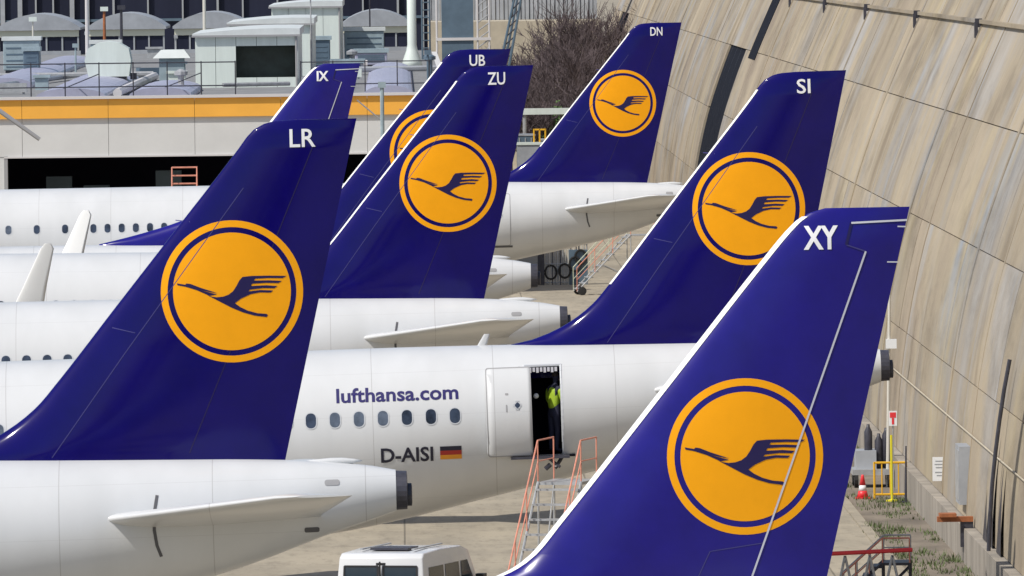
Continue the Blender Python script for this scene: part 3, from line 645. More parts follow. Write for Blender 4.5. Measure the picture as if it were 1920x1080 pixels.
# ------------------------------------------------------------------ worker in the doorway (SI local frame -> world)
bpy.context.view_layer.update()
def skin_fig(name, pts, edges, material, parent=None, sub=1):
    me = bpy.data.meshes.new(name); me.from_pydata([p[:3] for p in pts], edges, []); o = ob(name, me, material, parent)
    md = o.modifiers.new('skin', 'SKIN'); md.use_smooth_shade = True
    for i, p in enumerate(pts):
        sv = me.skin_vertices[0].data[i]; sv.radius = (p[3], p[4] if len(p) > 4 else p[3]); sv.use_root = (i == 0)
    o.modifiers.new('sub', 'SUBSURF').levels = sub; o.modifiers['sub'].render_levels = sub + 1
    return o
wp = si.matrix_world @ Vector((-6.70, -0.95, 3.62))
pw = thing('person', 'person in yellow-green safety vest standing in the open cabin doorway', 'person', wp, (0, 0, R(-55)))
skin_fig('body', [(0, 0, 0.98, .15, .11), (0, 0.01, 1.18, .14, .10), (0, 0.02, 1.38, .17, .11), (0, 0.03, 1.50, .06), (0, 0.05, 1.58, .05), (0, 0.07, 1.66, .085, .10), (0, 0.07, 1.76, .07, .08),
                  (.18, 0.02, 1.43, .06), (.25, 0.05, 1.16, .05), (.16, 0.28, 1.08, .04), (.12, 0.36, 1.10, .035), (-.18, 0.02, 1.43, .06), (-.26, 0.03, 1.16, .05), (-.24, 0.22, 1.02, .04), (-.22, .30, 1.0, .035),
                  (.10, 0, 0.88, .10), (.11, 0.02, 0.50, .07), (.11, -0.02, 0.10, .05), (.12, 0.13, 0.05, .04), (-.10, 0, 0.88, .10), (-.11, 0.02, 0.50, .07), (-.11, -0.02, 0.10, .05), (-.12, 0.13, 0.05, .04)],
         [(0, 1), (1, 2), (2, 3), (3, 4), (4, 5), (5, 6), (2, 7), (7, 8), (8, 9), (9, 10), (2, 11), (11, 12), (12, 13), (13, 14), (0, 15), (15, 16), (16, 17), (17, 18), (0, 19), (19, 20), (20, 21), (21, 22)], 'cloth_dark', pw)
skin_fig('safety_vest', [(0, 0.0, 0.92, .175, .135), (0, 0.01, 1.15, .165, .125), (0, 0.02, 1.36, .19, .13), (0, 0.02, 1.47, .11, .09)], [(0, 1), (1, 2), (2, 3)], 'hivis', pw)
skin_fig('sleeve', [(.20, 0.02, 1.44, .075), (.26, 0.05, 1.18, .065), (.19, 0.20, 1.10, .055)], [(0, 1), (1, 2)], 'hivis', pw)
skin_fig('sleeve', [(-.20, 0.02, 1.44, .075), (-.265, 0.03, 1.18, .065), (-.25, 0.15, 1.06, .055)], [(0, 1), (1, 2)], 'hivis', pw)
skin_fig('face', [(0, 0.10, 1.585, .05), (0, 0.115, 1.66, .07, .075), (0, 0.11, 1.73, .055)], [(0, 1), (1, 2)], 'skin', pw)
skin_fig('hair', [(0, 0.03, 1.65, .075, .08), (0, 0.05, 1.75, .085, .09), (0, 0.08, 1.80, .055, .06)], [(0, 1), (1, 2)], 'hair', pw)
for s in (1, -1):
    hb = (.12, .36, 1.10) if s > 0 else (-.22, .30, 1.0)
    fm = MB()
    fm.rod(hb, (hb[0], hb[1] + .08, hb[2] - .01), .035, .03, 8)
    for j in range(4):
        q = (hb[0] - .03 + j * .02, hb[1] + .08, hb[2] - .01); ln = (.06, .075, .07, .055)[j]
        fm.rod(q, (q[0], q[1] + ln * .6, q[2] - .01), .009, .008); fm.rod((q[0], q[1] + ln * .6, q[2] - .01), (q[0], q[1] + ln, q[2] - .04), .008, .007)
    fm.rod((hb[0] - s * .03, hb[1] + .02, hb[2]), (hb[0] - s * .06, hb[1] + .07, hb[2] - .01), .011, .009)
    build(fm, 'hand', 'skin', pw)
# ------------------------------------------------------------------ concrete hangar shell on the right
WALL_P = [(0.0, 13.45), (2, 13.56), (4, 13.80), (6, 14.20), (7.25, 14.55), (8.5, 14.98), (9.75, 15.46), (11, 16.0), (12.5, 16.68), (14, 17.4), (16, 18.5), (18.6, 20.2)]
def wx(z): return interp(WALL_P, z)[0]
ROWS = [0.85, 4.0, 7.0, 9.9, 12.45, 15.4, 18.4]
wall = thing('hangar_wall', 'long curved concrete hangar wall with streaked panels leaning back on the right', 'wall', (13.45, 500, 0))
def panel_mesh(z0, z1, w_, th, name, n=6, out=0.0):
    zs = [z0 + (z1 - z0) * k / n for k in range(n + 1)]; mb = MB(); V = []
    for y in (-w_ / 2, w_ / 2):
        for z in zs: V.append((wx(z) - 13.45 - out, y, z))
        for z in zs: V.append((wx(z) - 13.45 + th, y, z))
    m = 2 * (n + 1); F = []
    for k in range(n):
        F += [(k, k + 1, m + k + 1, m + k), (n + 1 + k, m + n + 1 + k, m + n + 2 + k, n + 2 + k), (k, n + 1 + k, n + 2 + k, k + 1), (m + k, m + k + 1, m + n + 2 + k, m + n + 1 + k)]
    F += [(0, m, m + n + 1, n + 1), (n, 2 * n + 1, m + 2 * n + 1, m + n)]
    return mb.add(V, F).mesh(name)
PW = 12.0
pm = [panel_mesh(ROWS[i] + 0.016, ROWS[i + 1] - 0.016, PW - 0.02, 0.22, 'panel') for i in range(len(ROWS) - 1)]
def opening(col_y, row):
    if 476 < col_y < 500: return row < 3
    if 720 < col_y < 744: return row < 3
    return False
ncol = 47; Y0 = 200
for c in range(ncol):
    cy = Y0 + PW * (c + 0.5)
    for r_ in range(len(ROWS) - 1):
        if opening(cy, r_): continue
        o = ob('panel', pm[r_], 'wall_concrete', wall, (0, cy - 500 + random.uniform(-.02, .02), 0)); o.location.x = random.uniform(-0.008, 0.008)
    if not opening(cy, 0):
        if c == 0: plm = MB().box(-0.22, 0.3, -PW / 2 + 0.03, PW / 2 - 0.03, -0.1, 0.84).mesh('plinth')
        ob('plinth', plm, 'plinth', wall, (0, cy - 500, 0))
# dark core behind the joints, open where the bays are open
cz = [(0, 0.0, 18.3, 200, 476), (0, 10.0, 18.3, 476, 500), (0, 0, 18.3, 500, 720), (0, 10, 18.3, 720, 744), (0, 0, 18.3, 744, 764)]
core = MB()
for _, z0, z1, ya, yb in cz:
    zs = [z0 + (z1 - z0) * k / 12 for k in range(13)]
    for za, zb in zip(zs, zs[1:]):
        core.add([(wx(za) + .16 - 13.45, ya - 500, za), (wx(za) + .16 - 13.45, yb - 500, za), (wx(zb) + .16 - 13.45, yb - 500, zb), (wx(zb) + .16 - 13.45, ya - 500, zb)], [(0, 1, 2, 3)])
    for ye in (ya, yb):
        core.add([(wx(za) + .16 - 13.45, ye - 500, za) for za in zs] + [(wx(za) + 1.2 - 13.45, ye - 500, za) for za in zs[::-1]], [tuple(range(26))])
build(core, 'wall_core', 'plinth', wall)
for y0, y1, z1 in ((476, 500, 9.95), (720, 744, 9.95)):
    gm = panel_mesh(0.0, z1, y1 - y0, 0.1, 'bay_glazing', 12, -0.32); ob('bay_glazing', gm, 'bay_dark', wall, (0, (y0 + y1) / 2 - 500, 0))
    mm = panel_mesh(0.0, z1, 0.22, 0.1, 'bay_mullion', 12, -0.22)
    y = y0 + 3
    while y < y1 - 1: ob('bay_mullion', mm, 'hall_dark', wall, (0, y - 500, 0)); y += 6
    for zt_ in (3.2, 6.4, 9.0): build(MB().box(wx(zt_) + .24 - 13.45, wx(zt_) + .34 - 13.45, y0 - 500, y1 - 500, zt_ - .1, zt_ + .1), 'bay_transom', 'hall_dark', wall)
ob('slit_window', panel_mesh(9.6, 12.2, 8.5, 0.1, 'slit_window', 8, 0.03), 'bay_dark', wall, (0, 465.5 - 500, 0))
ribm = panel_mesh(0.9, 18.4, 0.55, 0.1, 'rib', 22, 0.035); rib2 = panel_mesh(0.9, 18.4, 0.16, 0.1, 'rib', 22, 0.02)
for y in [231 + 36 * k for k in range(15)]:
    if 462 < y < 502 or 718 < y < 746: continue
    ob('rib', ribm, 'wall_concrete', wall, (0, y - 500, 0))
    ob('rib', rib2, 'wall_concrete', wall, (0, y - 500 - 11.5, 0))
    hb = MB(); x = wx(12.5) - 13.45; hb.box(x - 0.30, x - 0.1, y - 500 - .08, y - 500 + .08, 12.25, 12.5); hb.box(x - 0.32, x - 0.22, y - 500 - .1, y - 500 + .1, 11.95, 12.4); build(hb, 'bracket', 'dark_metal', wall)
lip = MB(); x = wx(12.45) - 13.45; lip.box(x - 0.16, x + 0.1, -300, 262, 12.36, 12.47); build(lip, 'ledge', 'wall_concrete', wall)
pipe = MB(); x = wx(2.9) - 13.45; pipe.rod((x - 0.04, -290, 2.88), (x - 0.04, -40, 2.88), 0.022, None, 6); build(pipe, 'conduit', 'beige', wall)
# downpipes and dark spikes at the wall foot, a painted cast shadow
for i, y in enumerate((242.5,)):
    dpm = MB(); zs = [0.3 + k * 0.7 for k in range(8)]
    for za, zb in zip(zs, zs[1:]): dpm.rod((wx(za) - .2, y, za), (wx(zb) - .2, y, zb), 0.05, None, 8)
    p = build(dpm, 'downpipe', 'dark_metal')
    tag(p, 'dark downpipe on the concrete wall nearest the right picture edge', 'pipe')
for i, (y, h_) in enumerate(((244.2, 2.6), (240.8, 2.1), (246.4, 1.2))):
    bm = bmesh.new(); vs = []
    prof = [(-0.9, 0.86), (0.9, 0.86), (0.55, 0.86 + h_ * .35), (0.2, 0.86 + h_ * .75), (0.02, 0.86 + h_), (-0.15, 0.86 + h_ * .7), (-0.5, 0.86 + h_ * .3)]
    vs = [bm.verts.new((wx(z) - 0.075 - 13.45, y - 500 + a, z)) for a, z in prof]; bm.faces.new(vs); me = bpy.data.meshes.new('shadow_spike'); bm.to_mesh(me); bm.free(); ob('shadow_spike', me, 'shadow_dark', wall)

# strip of broken ground along the wall, kerb edge
st = MB(); st.add([(11.7, 180, .004), (13.3, 180, .004), (13.3, 470, .004), (11.7, 470, .004)], [(0, 1, 2, 3)])
mat('dirt', (0.19, 0.16, 0.125), 0.95, var=0.35, vscale=0.8, stretch=(1, .4, 1), bump=0.5, bscale=5)
struct(st, 'dirt_strip', 'dirt')
kb = MB()
y = 180
while y < 470: kb.box(11.45, 11.7, y, y + 1.95, 0, 0.05); y += 2
struct(kb, 'kerb_edging', 'apron')
wd_ = MB(); rnd = random.Random(3)
def tuft(x, y, h, n):
    for _ in range(n):
        a = rnd.uniform(0, 6.28); l = h * rnd.uniform(.5, 1.1); bx_, by_ = x + rnd.uniform(-.18, .18), y + rnd.uniform(-.5, .5); dx, dy = math.cos(a), math.sin(a)
        wd_.add([(bx_ - dy * .015, by_ + dx * .015, 0), (bx_ + dy * .015, by_ - dx * .015, 0), (bx_ + dx * l * .5, by_ + dy * l * .5, l)], [(0, 1, 2)])
for _ in range(46):
    yc = rnd.uniform(236, 325); xc = rnd.choice([13.08, 13.05, 13.0, 11.95, 12.0, 12.5]); rx, ry, hh = rnd.uniform(.05, .22), rnd.uniform(.4, 2.4), rnd.uniform(.06, .22)
    for _ in range(rnd.randrange(4, 15)): tuft(xc + rnd.gauss(0, rx), yc + rnd.gauss(0, ry), hh * rnd.uniform(.4, 1.2), 8)
wo = build(wd_, 'weeds', 'weed'); wo['kind'] = 'stuff'; wo['label'] = 'low weeds growing along the foot of the concrete wall'; wo['category'] = 'weeds'

# ------------------------------------------------------------------ small things along the wall
# yellow barrier
b = thing('barrier', 'low yellow tubular barrier across the strip beside the wall', 'barrier', (12.85, 281.5, 0))
for x in (-0.42, 0.42): build(MB().rod((x, 0, 0), (x, 0, 0.98), 0.03), 'post', 'rail_yellow', b)
for z in (0.12, 0.96): build(MB().rod((-0.42, 0, z), (0.42, 0, z), 0.03), 'rail', 'rail_yellow', b)
for x in (-0.22, 0, 0.22): build(MB().rod((x, 0, .12), (x, 0, .96), 0.018), 'bar', 'rail_yellow', b)
p = thing('marker_post', 'thin lemon yellow post standing in front of the yellow barrier', 'post', (12.83, 280.2, 0)); build(MB().rod((0, 0, 0), (0, 0, 1.75), 0.035, None, 8), 'shaft', 'post_yellow', p); build(MB().lathe([(.16, 0), (.16, .04), (.05, .06)], (0, 0, 0), 'Z', 12), 'foot', 'post_yellow', p)
p = thing('marker_post', 'thin dark iron stake between yellow barrier and wall', 'post', (13.15, 279.3, 0)); build(MB().rod((0, 0, 0), (0.02, 0, 1.5), 0.035, .02, 6), 'shaft', 'dark_metal', p); build(MB().rod((-.1, 0, .02), (.1, 0, .02), .04), 'foot', 'dark_metal', p)
c = thing('traffic_cone', 'red and white traffic cone on the dirt strip left of the yellow barrier', 'cone', (12.13, 281.8, 0)); c.scale = (.8, .8, .85)
build(MB().box(-.24, .24, -.24, .24, 0, .05), 'base', 'cone_red', c); build(MB().lathe([(.19, .05), (.14, .25)], (0, 0, 0), 'Z', 16), 'body', 'cone_red', c, True)
build(MB().lathe([(.14, .25), (.105, .42)], (0, 0, 0), 'Z', 16), 'stripe', 'sign_white', c, True); build(MB().lathe([(.105, .42), (.05, .7), (.035, .75)], (0, 0, 0), 'Z', 16), 'body', 'cone_red', c, True)
# pump cart behind the barrier
c = thing('pump_cart', 'grey pump cart with dark upright tanks behind the yellow barrier', 'cart', (12.65, 288, 0))
build(MB().box(-.55, .55, -.8, .8, .35, .5), 'deck', 'galv', c); build(MB().box(-.45, .1, -.6, .6, .5, 1.0), 'housing', 'wavy_grey', c)
for x, h_ in ((-.1, 1.7), (.18, 1.45), (.38, 1.6)): build(MB().lathe([(.02, .5), (.11, .52), (.11, h_ - .2), (.05, h_ - .08), (.04, h_)], (x, -.3, 0), 'Z', 12), 'tank', 'dark_metal', c, True)
for x in (-.45, .45):
    for y in (-.6, .6): build(MB().lathe([(.1, -.06), (.22, -.05), (.22, .05), (.1, .06)], (x, y, .22), 'X', 14), 'wheel', 'rubber', c)
# pole with floodlight, box and red and white sign
p = thing('utility_pole', 'slim pale pole by the wall with a white box near its top', 'pole', (13.05, 287.5, 0))
build(MB().rod((0, 0, 0), (0.12, 0, 5.9), .05, .04, 8), 'pole', 'pale_steel', p); build(MB().box(.0, .28, -.12, .12, 3.75, 4.0), 'junction_box', 'sign_white', p)
s_ = thing('wall_sign', 'small red and white sign beside the slim pale pole', 'sign', (13.12, 285.5, 1.95)); build(MB().box(-.11, .11, -.02, .02, -.2, .2), 'plate', 'sign_white', s_); build(MB().box(-.08, .08, -.028, -.022, .02, .16), 'red_field', 'cone_red', s_); build(MB().rod((-.0, .03, -1.95), (0, .03, .2), .02), 'post', 'galv', s_); build(MB().box(-.03, .03, -.028, -.022, -.16, 0.01), 'red_bar', 'cone_red', s_)
s_ = thing('wall_sign', 'white notice board with small grey print standing out from the concrete wall', 'sign', (13.42, 267, 1.5)); build(MB().box(-.17, .16, -.02, .02, -.3, .3), 'plate', 'sign_white', s_); build(MB().rod((.1, .04, -.5), (.1, .04, .3), .02), 'post', 'galv', s_)
for za, wl in ((.2, .2), (.12, .24), (.04, .18), (-.08, .22), (-.16, .14)): build(MB().box(-wl / 2, wl / 2, -.026, -.022, za - .012, za + .012), 'print_line', 'wavy_grey', s_)
s_ = thing('wall_bracket', 'rusty brown bracket sticking out low on the wall', 'bracket', (13.35, 252, 0)); build(MB().box(-.75, .1, -.15, .15, 1.0, 1.12), 'arm', 'rust', s_); build(MB().box(-.2, .1, -.12, .12, .4, 1.0), 'strut', 'dark_metal', s_); build(MB().box(-.7, -.3, -.3, .3, 1.12, 1.2), 'top_plate', 'rust', s_)
s_ = thing('warning_board', 'red and white board at the right picture edge by the wall foot', 'sign', (13.85, 239.0, .0)); build(MB().box(-.28, .5, -.03, .03, .55, 1.35), 'plate', 'sign_white', s_); build(MB().box(-.2, .5, -.04, -.034, .78, 1.12), 'red_field', 'cone_red', s_); build(MB().rod((0, .06, 0), (0, .06, 1.3), .03), 'post', 'galv', s_)
bx_ = thing('meter_box', 'slim grey steel cabinet on the wall behind the notice board', 'cabinet', (13.55, 256.5, 1.9)); build(bevel(MB().box(-.22, .05, -.9, .9, -.7, .7).mesh('cabinet_body'), .02) and MB().box(-.22, .05, -.9, .9, -.7, .7), 'body', 'wavy_grey', bx_); build(MB().box(-.235, -.222, -.8, .8, -.6, .6), 'door', 'galv', bx_)

def steps_unit(name, label, loc, rz, H_, run, w_, rail_a, rail_b, frame, group=None, nst=10, rail_h=1.0, plat=1.0):
    """wheeled steps: rises along +x from 0 to run, platform beyond"""
    t = thing(name, label, 'stairs', loc, (0, 0, rz), group)
    for s in (-1, 1):
        m = rail_a if s < 0 else rail_b
        build(MB().rod((0, s * w_ / 2, .15), (run, s * w_ / 2, H_), .03, None, 6), 'stringer', frame, t)
        build(MB().rod((0, s * w_ / 2, .15 + rail_h), (run, s * w_ / 2, H_ + rail_h), .019, None, 6), 'handrail', m, t)
        build(MB().rod((0, s * w_ / 2, .15 + rail_h * .5), (run, s * w_ / 2, H_ + rail_h * .5), .014, None, 6), 'mid_rail', m, t)
        build(MB().rod((run, s * w_ / 2, H_ + rail_h), (run + plat, s * w_ / 2, H_ + rail_h), .019, None, 6), 'handrail', m, t)
        build(MB().rod((run, s * w_ / 2, H_ + rail_h * .5), (run + plat, s * w_ / 2, H_ + rail_h * .5), .014, None, 6), 'mid_rail', m, t)
        for k in range(4): 
            f = k / 3; build(MB().rod((run * f, s * w_ / 2, .15 + (H_ - .15) * f), (run * f, s * w_ / 2, .15 + (H_ - .15) * f + rail_h), .016), 'baluster', m, t)
        build(MB().rod((run + plat, s * w_ / 2, H_), (run + plat, s * w_ / 2, H_ + rail_h), .016), 'baluster', m, t)
        build(MB().rod((run, s * w_ / 2, .2), (run, s * w_ / 2, H_), .024), 'leg', frame, t); build(MB().rod((run + plat, s * w_ / 2, .2), (run + plat, s * w_ / 2, H_), .024), 'leg', frame, t)
        build(MB().rod((run, s * w_ / 2, .25), (run + plat, s * w_ / 2, H_ - .1), .018), 'brace', frame, t); build(MB().rod((run + plat, s * w_ / 2, .25), (run * .5, s * w_ / 2, H_ * .5), .018), 'brace', frame, t)
        for xx in (0.2, run + plat - .1): build(MB().lathe([(.08, -.05), (.18, -.04), (.18, .024), (.08, .05)], (xx, s * (w_ / 2 + .1), .18), 'Y', 14), 'wheel', 'rubber', t)
    for k in range(nst):
        f = (k + .5) / nst; build(MB().box(run * f - .12, run * f + .12, -w_ / 2, w_ / 2, .15 + (H_ - .15) * f - .02, .15 + (H_ - .15) * f + .02), 'tread', frame, t)
    build(MB().box(run, run + plat, -w_ / 2, w_ / 2, H_ - .06, H_), 'platform', frame, t)
    return t
steps_unit('boarding_steps', 'orange and white mobile steps below the open cabin door', (2.55, 226.2, 0), R(76), 3.2, 3.3, 0.95, 'salmon', 'salmon', 'galv', plat=1.5, rail_h=.9)
hx = MB()
steps_unit('boarding_steps', 'salmon red mobile steps with pale green rail on the far apron', (7.28, 447, 0), R(8), 2.5, 2.3, 1.0, 'salmon', 'pale_green', 'galv')
ps = steps_unit('boarding_steps', 'top of salmon red platform steps in front of the dark hall opening', (-8.66, 423.5, 0), R(90), 4.95, 4.4, 1.0, 'salmon', 'salmon', 'galv')
for z in (4.97, 5.3, 5.62, 5.95): build(MB().rod((4.4, -.5, z), (4.4, .5, z), .032), 'cross_rail', 'salmon', ps)
steps_unit('boarding_steps', 'dark mobile steps with a red rail at the bottom beside the nearest fin', (9.75, 237.2, 0), R(-4), 0.95, 0.9, 1.2, 'salmon', 'galv', 'dark_metal', plat=.6, rail_h=.55, nst=4)
# long red tow bar lying on trestles
t = thing('tow_bar', 'long red tow bar on a grey frame beside the nearest fin', 'tow bar', (9.4, 236.0, 0))
build(MB().rod((0, 0, 1.2), (1.85, 0.1, 1.26), .05, None, 8), 'bar', 'cone_red', t)
for x in (.35, .9, 1.4):
    build(MB().rod((x - .25, 0, 0), (x, 0, 1.15), .03), 'trestle_leg', 'galv', t); build(MB().rod((x + .25, 0, 0), (x, 0, 1.15), .03), 'trestle_leg', 'galv', t)
build(MB().rod((.2, 0, .5), (1.6, 0, .5), .03), 'trestle_rail', 'dark_metal', t)
# steel racks on the far apron
rr = random.Random(5)
t = thing('steel_rack', 'grey steel rack of upright bars and hoses on the far apron', 'rack', (5.95, 460.5, 0))
for k in range(19):
    x = k * .115; build(MB().rod((x, rr.uniform(-.1, .1), 0), (x, rr.uniform(-.1, .1), 1.75), .018 + .012 * rr.random()), 'bar', ('galv', 'pale_steel', 'dark_metal')[rr.randrange(3)], t)
for z in (.1, .9, 1.75): build(MB().rod((0, 0, z), (2.1, 0, z), .03), 'rail', 'galv', t)
build(MB().box(-.06, .22, -.2, .3, 0, 1.7), 'end_plate', 'dark_metal', t)
for xc, zc in ((.5, .55), (1.1, .6), (1.55, .9), (1.8, 1.2)):
    cm = MB(); n = 14
    for k in range(n): cm.rod((xc + .25 * math.cos(6.28 * k / n), -.16, zc + .3 * math.sin(6.28 * k / n)), (xc + .25 * math.cos(6.28 * (k + 1) / n), -.16, zc + .3 * math.sin(6.28 * (k + 1) / n)), .045)
    build(cm, 'hose_coil', 'rubber', t)
build(MB().box(1.3, 2.1, -.1, .5, 0, 1.5), 'crate', 'slate_blue', t)

# ------------------------------------------------------------------ van
v = thing('van', 'white van with dark rear windows seen from behind, at the bottom edge', 'van', (-0.52, 218.0, 0), (0, 0, R(74))); v.scale = (1, 1, .955)
# local: x forward, y left, z up; rear face at x=0
def wv(z): return 0.98 if z < 1.15 else 0.98 - (z - 1.15) * 0.075
prof = [(0.06, .45), (0.0, .6), (0.0, 1.15), (0.04, 1.9), (0.09, 2.38), (0.22, 2.47), (1.5, 2.50), (3.0, 2.48), (3.55, 2.36), (4.3, 1.45), (4.95, 1.20), (5.1, .95), (5.1, .5), (4.95, .35), (0.2, .35)]
V = [(x, s * wv(z), z) for s in (-1, 1) for x, z in prof]; n = len(prof)
F = [(k, (k + 1) % n, n + (k + 1) % n, n + k) for k in range(n)] + [tuple(range(n)), tuple(range(n, 2 * n))]
body = bevel(MB().add(V, F).mesh('body'), .035, 2)
for p_ in body.polygons: p_.use_smooth = True
bo = ob('body', body, 'van_white', v)
def xr(z): return lerp([(1.15, 0.0), (1.9, .04), (2.38, .09)], z)
for s in (-1, 1):
    q = [(s * .06, 1.30), (s * .80, 1.30), (s * .77, 2.20), (s * .06, 2.20)]
    m_ = MB(); m_.add([(xr(z) - .012, y, z) for y, z in q], [(0, 1, 2, 3)]); ro = build(m_, 'rear_window', 'van_glass', v)
    m_ = MB()
    for a, b_ in zip(q, q[1:] + q[:1]): m_.rod((xr(a[1]) - .012, *a), (xr(b_[1]) - .012, *b_), .022, None, 4)
    build(m_, 'window_seal', 'plastic_black', ro)
    build(MB().box(-.02, .10, s * .93 - .05, s * .93 + .05, 1.0, 1.75), 'tail_light', 'tail_red', v)
    build(MB().box(3.62, 3.85, s * 1.02, s * 1.20, 1.45, 1.82), 'mirror', 'plastic_black', v)
    for xx in (1.0, 4.1): 
        wh = build(MB().lathe([(.2, -.11), (.32, -.1), (.34, -.06), (.34, .06), (.32, .1), (.2, .11)], (xx, s * .88, .34), 'Y', 20), 'wheel', 'rubber', v); build(MB().lathe([(.02, -.02), (.2, -.02), (.2, .02), (.02, .02)], (xx, s * .985, .34), 'Y', 16), 'rim', 'galv', wh)
    for xa, xb, xc, xd in ((0.40, 1.55, 1.55, 0.45), (1.68, 2.72, 2.72, 1.68), (2.90, 3.98, 3.38, 2.90)):
        m_ = MB(); m_.add([(xa, s * (wv(1.42) + .008), 1.42), (xb, s * (wv(1.42) + .008), 1.42), (xc, s * (wv(2.15) + .008), 2.15), (xd, s * (wv(2.15) + .008), 2.15)], [(0, 1, 2, 3)]); build(m_, 'side_window', 'van_glass', v)
    build(MB().box(.55, 2.7, s * .55 - .03, s * .55 + .03, 2.52, 2.545), 'roof_bar', 'galv', v)
m_ = MB(); m_.add([(4.28, -.78, 1.52), (4.28, .78, 1.52), (3.66, .72, 2.27), (3.66, -.72, 2.27)], [(0, 1, 2, 3)])
for i in range(4): m_.v[i] = (m_.v[i][0] + .02, m_.v[i][1], m_.v[i][2] + .012)
build(m_, 'windscreen', 'van_glass', v)
build(MB().box(-.03, .03, -.012, .012, .5, 2.3), 'door_gap', 'plastic_black', v)
build(MB().box(.07, .13, -.10, .10, 2.22, 2.27), 'brake_light', 'plastic_black', v)
build(MB().box(-.08, .15, -.95, .95, .35, .62), 'rear_bumper', 'plastic_black', v)
build(MB().box(.7, 1.5, -.4, .4, 2.505, 2.55), 'roof_hatch', 'dark_metal', v)
build(MB().rod((-.03, .08, 1.28), (0.03, .5, 1.62), .014), 'wiper', 'plastic_black', v)

# ------------------------------------------------------------------ yellow banded hall
h = thing('service_hall', 'low white hall with an orange yellow fascia band and a wide dark opening', 'building', (-18, 450, 0))
def hb_(name, m, x0, x1, y0, y1, z0, z1): return build(MB().box(x0 + 18, x1 + 18, y0 - 450, y1 - 450, z0, z1), name, m, h)
xs_ = [-41.4 + 3.64 * k for k in range(13)]
ypm = MB().box(0.008, 3.632, -0.12, 0.3, 7.62, 8.42).mesh('yellow_panel'); wpm = MB().box(0.008, 3.632, 0, 0.3, 6.02, 7.617).mesh('white_panel')
for k in range(12):
    ob('yellow_panel', ypm, 'yellow_clad', h, (xs_[k] + 18, 0, 0)); ob('white_panel', wpm, 'white_clad', h, (xs_[k] + 18, 0, 0))
XR = xs_[12]
hb_('parapet_cap', 'cap_grey', -41.5, XR + .1, 449.75, 450.5, 8.425, 8.54)
hb_('side_wall', 'white_clad', -41.4, -16.6, 450.02, 450.3, 0, 6.01); hb_('side_wall', 'white_clad', 0.2, XR, 450.02, 450.3, 0, 6.01); hb_('end_wall', 'white_clad', XR - .3, XR, 450.3, 640, 0, 8.3)
hb_('back_wall', 'interior', -41, XR - .4, 466, 466.3, 0, 8.2); hb_('opening_frame', 'gap_grey', -16.7, -16.55, 449.95, 450.4, 0, 6.05); hb_('lintel', 'cap_grey', -16.7, .3, 449.93, 450.3, 5.96, 6.03)
hb_('roof', 'roof_gravel', -41.3, XR - .3, 450.35, 655, 8.15, 8.30)
for x, z0, z1 in ((-15.2, 2.5, 5.0), (-13.6, 3.0, 4.6), (-10.5, 2.0, 5.2)): hb_('stored_crate', 'slate_blue', x, x + 1.1, 458, 459, 0, z1)
# slanted boom and light pole before the hall
t = thing('boom', 'grey slanted boom leaning in front of the hall at the left edge', 'boom', (-17.5, 446, 0)); build(MB().rod((-.8, 0, 9.2), (2.45, 0, 6.82), .12, .09, 8), 'arm', 'gap_grey', t); build(MB().rod((-.8, 0, 0), (-.8, 0, 9.3), .14, None, 8), 'mast', 'gap_grey', t)
t = thing('light_pole', 'blue grey pole before the yellow band right of the LR fin', 'pole', (-.72, 446, 0)); build(MB().rod((0, 0, 0), (0, 0, 8.95), .10, .09, 8), 'shaft', 'unit_blue', t); build(MB().box(-.16, .16, -.12, .12, 8.8, 9.05), 'head', 'unit_blue', t); build(MB().rod((0, 0, 7.4), (-1.05, 0, 8.3), .03), 'shadow_rod', 'gap_grey', t); build(MB().box(.12, .5, -.1, .1, 6.3, 6.7), 'green_lamp', 'pale_green', t)  # thin slanted rod on the pole stands in for a guy wire shadow
# roof-edge railing
t = thing('roof_railing', 'thin dark safety railing along the edge of the hall roof', 'railing', (-17, 456, 8.3))
for z in (.55, 1.55): build(MB().rod((-6, 0, z), (10.0, 0, z), .028, None, 5), 'rail', 'dark_metal', t)
for k in range(12): build(MB().rod((-6 + k * 1.455, 0, 0), (-6 + k * 1.455, 0, 1.6), .028, None, 5), 'post', 'dark_metal', t)
for k in (4, 7, 10): build(MB().rod((-6 + k * 1.455, 0, 1.1), (-6 + k * 1.455 - 2.0, 3.5, .3), .025, None, 5), 'brace', 'dark_metal', t)
t = thing('roof_railing', 'thin dark railing on the roof beside the IX fin', 'railing', (-4.2, 456, 8.3))
for z in (.55, 1.5): build(MB().rod((0, 0, z), (5.5, 0, z), .025, None, 5), 'rail', 'dark_metal', t)
for k in range(5): build(MB().rod((k * 1.375, 0, 0), (k * 1.375, 0, 1.55), .025, None, 5), 'post', 'dark_metal', t)
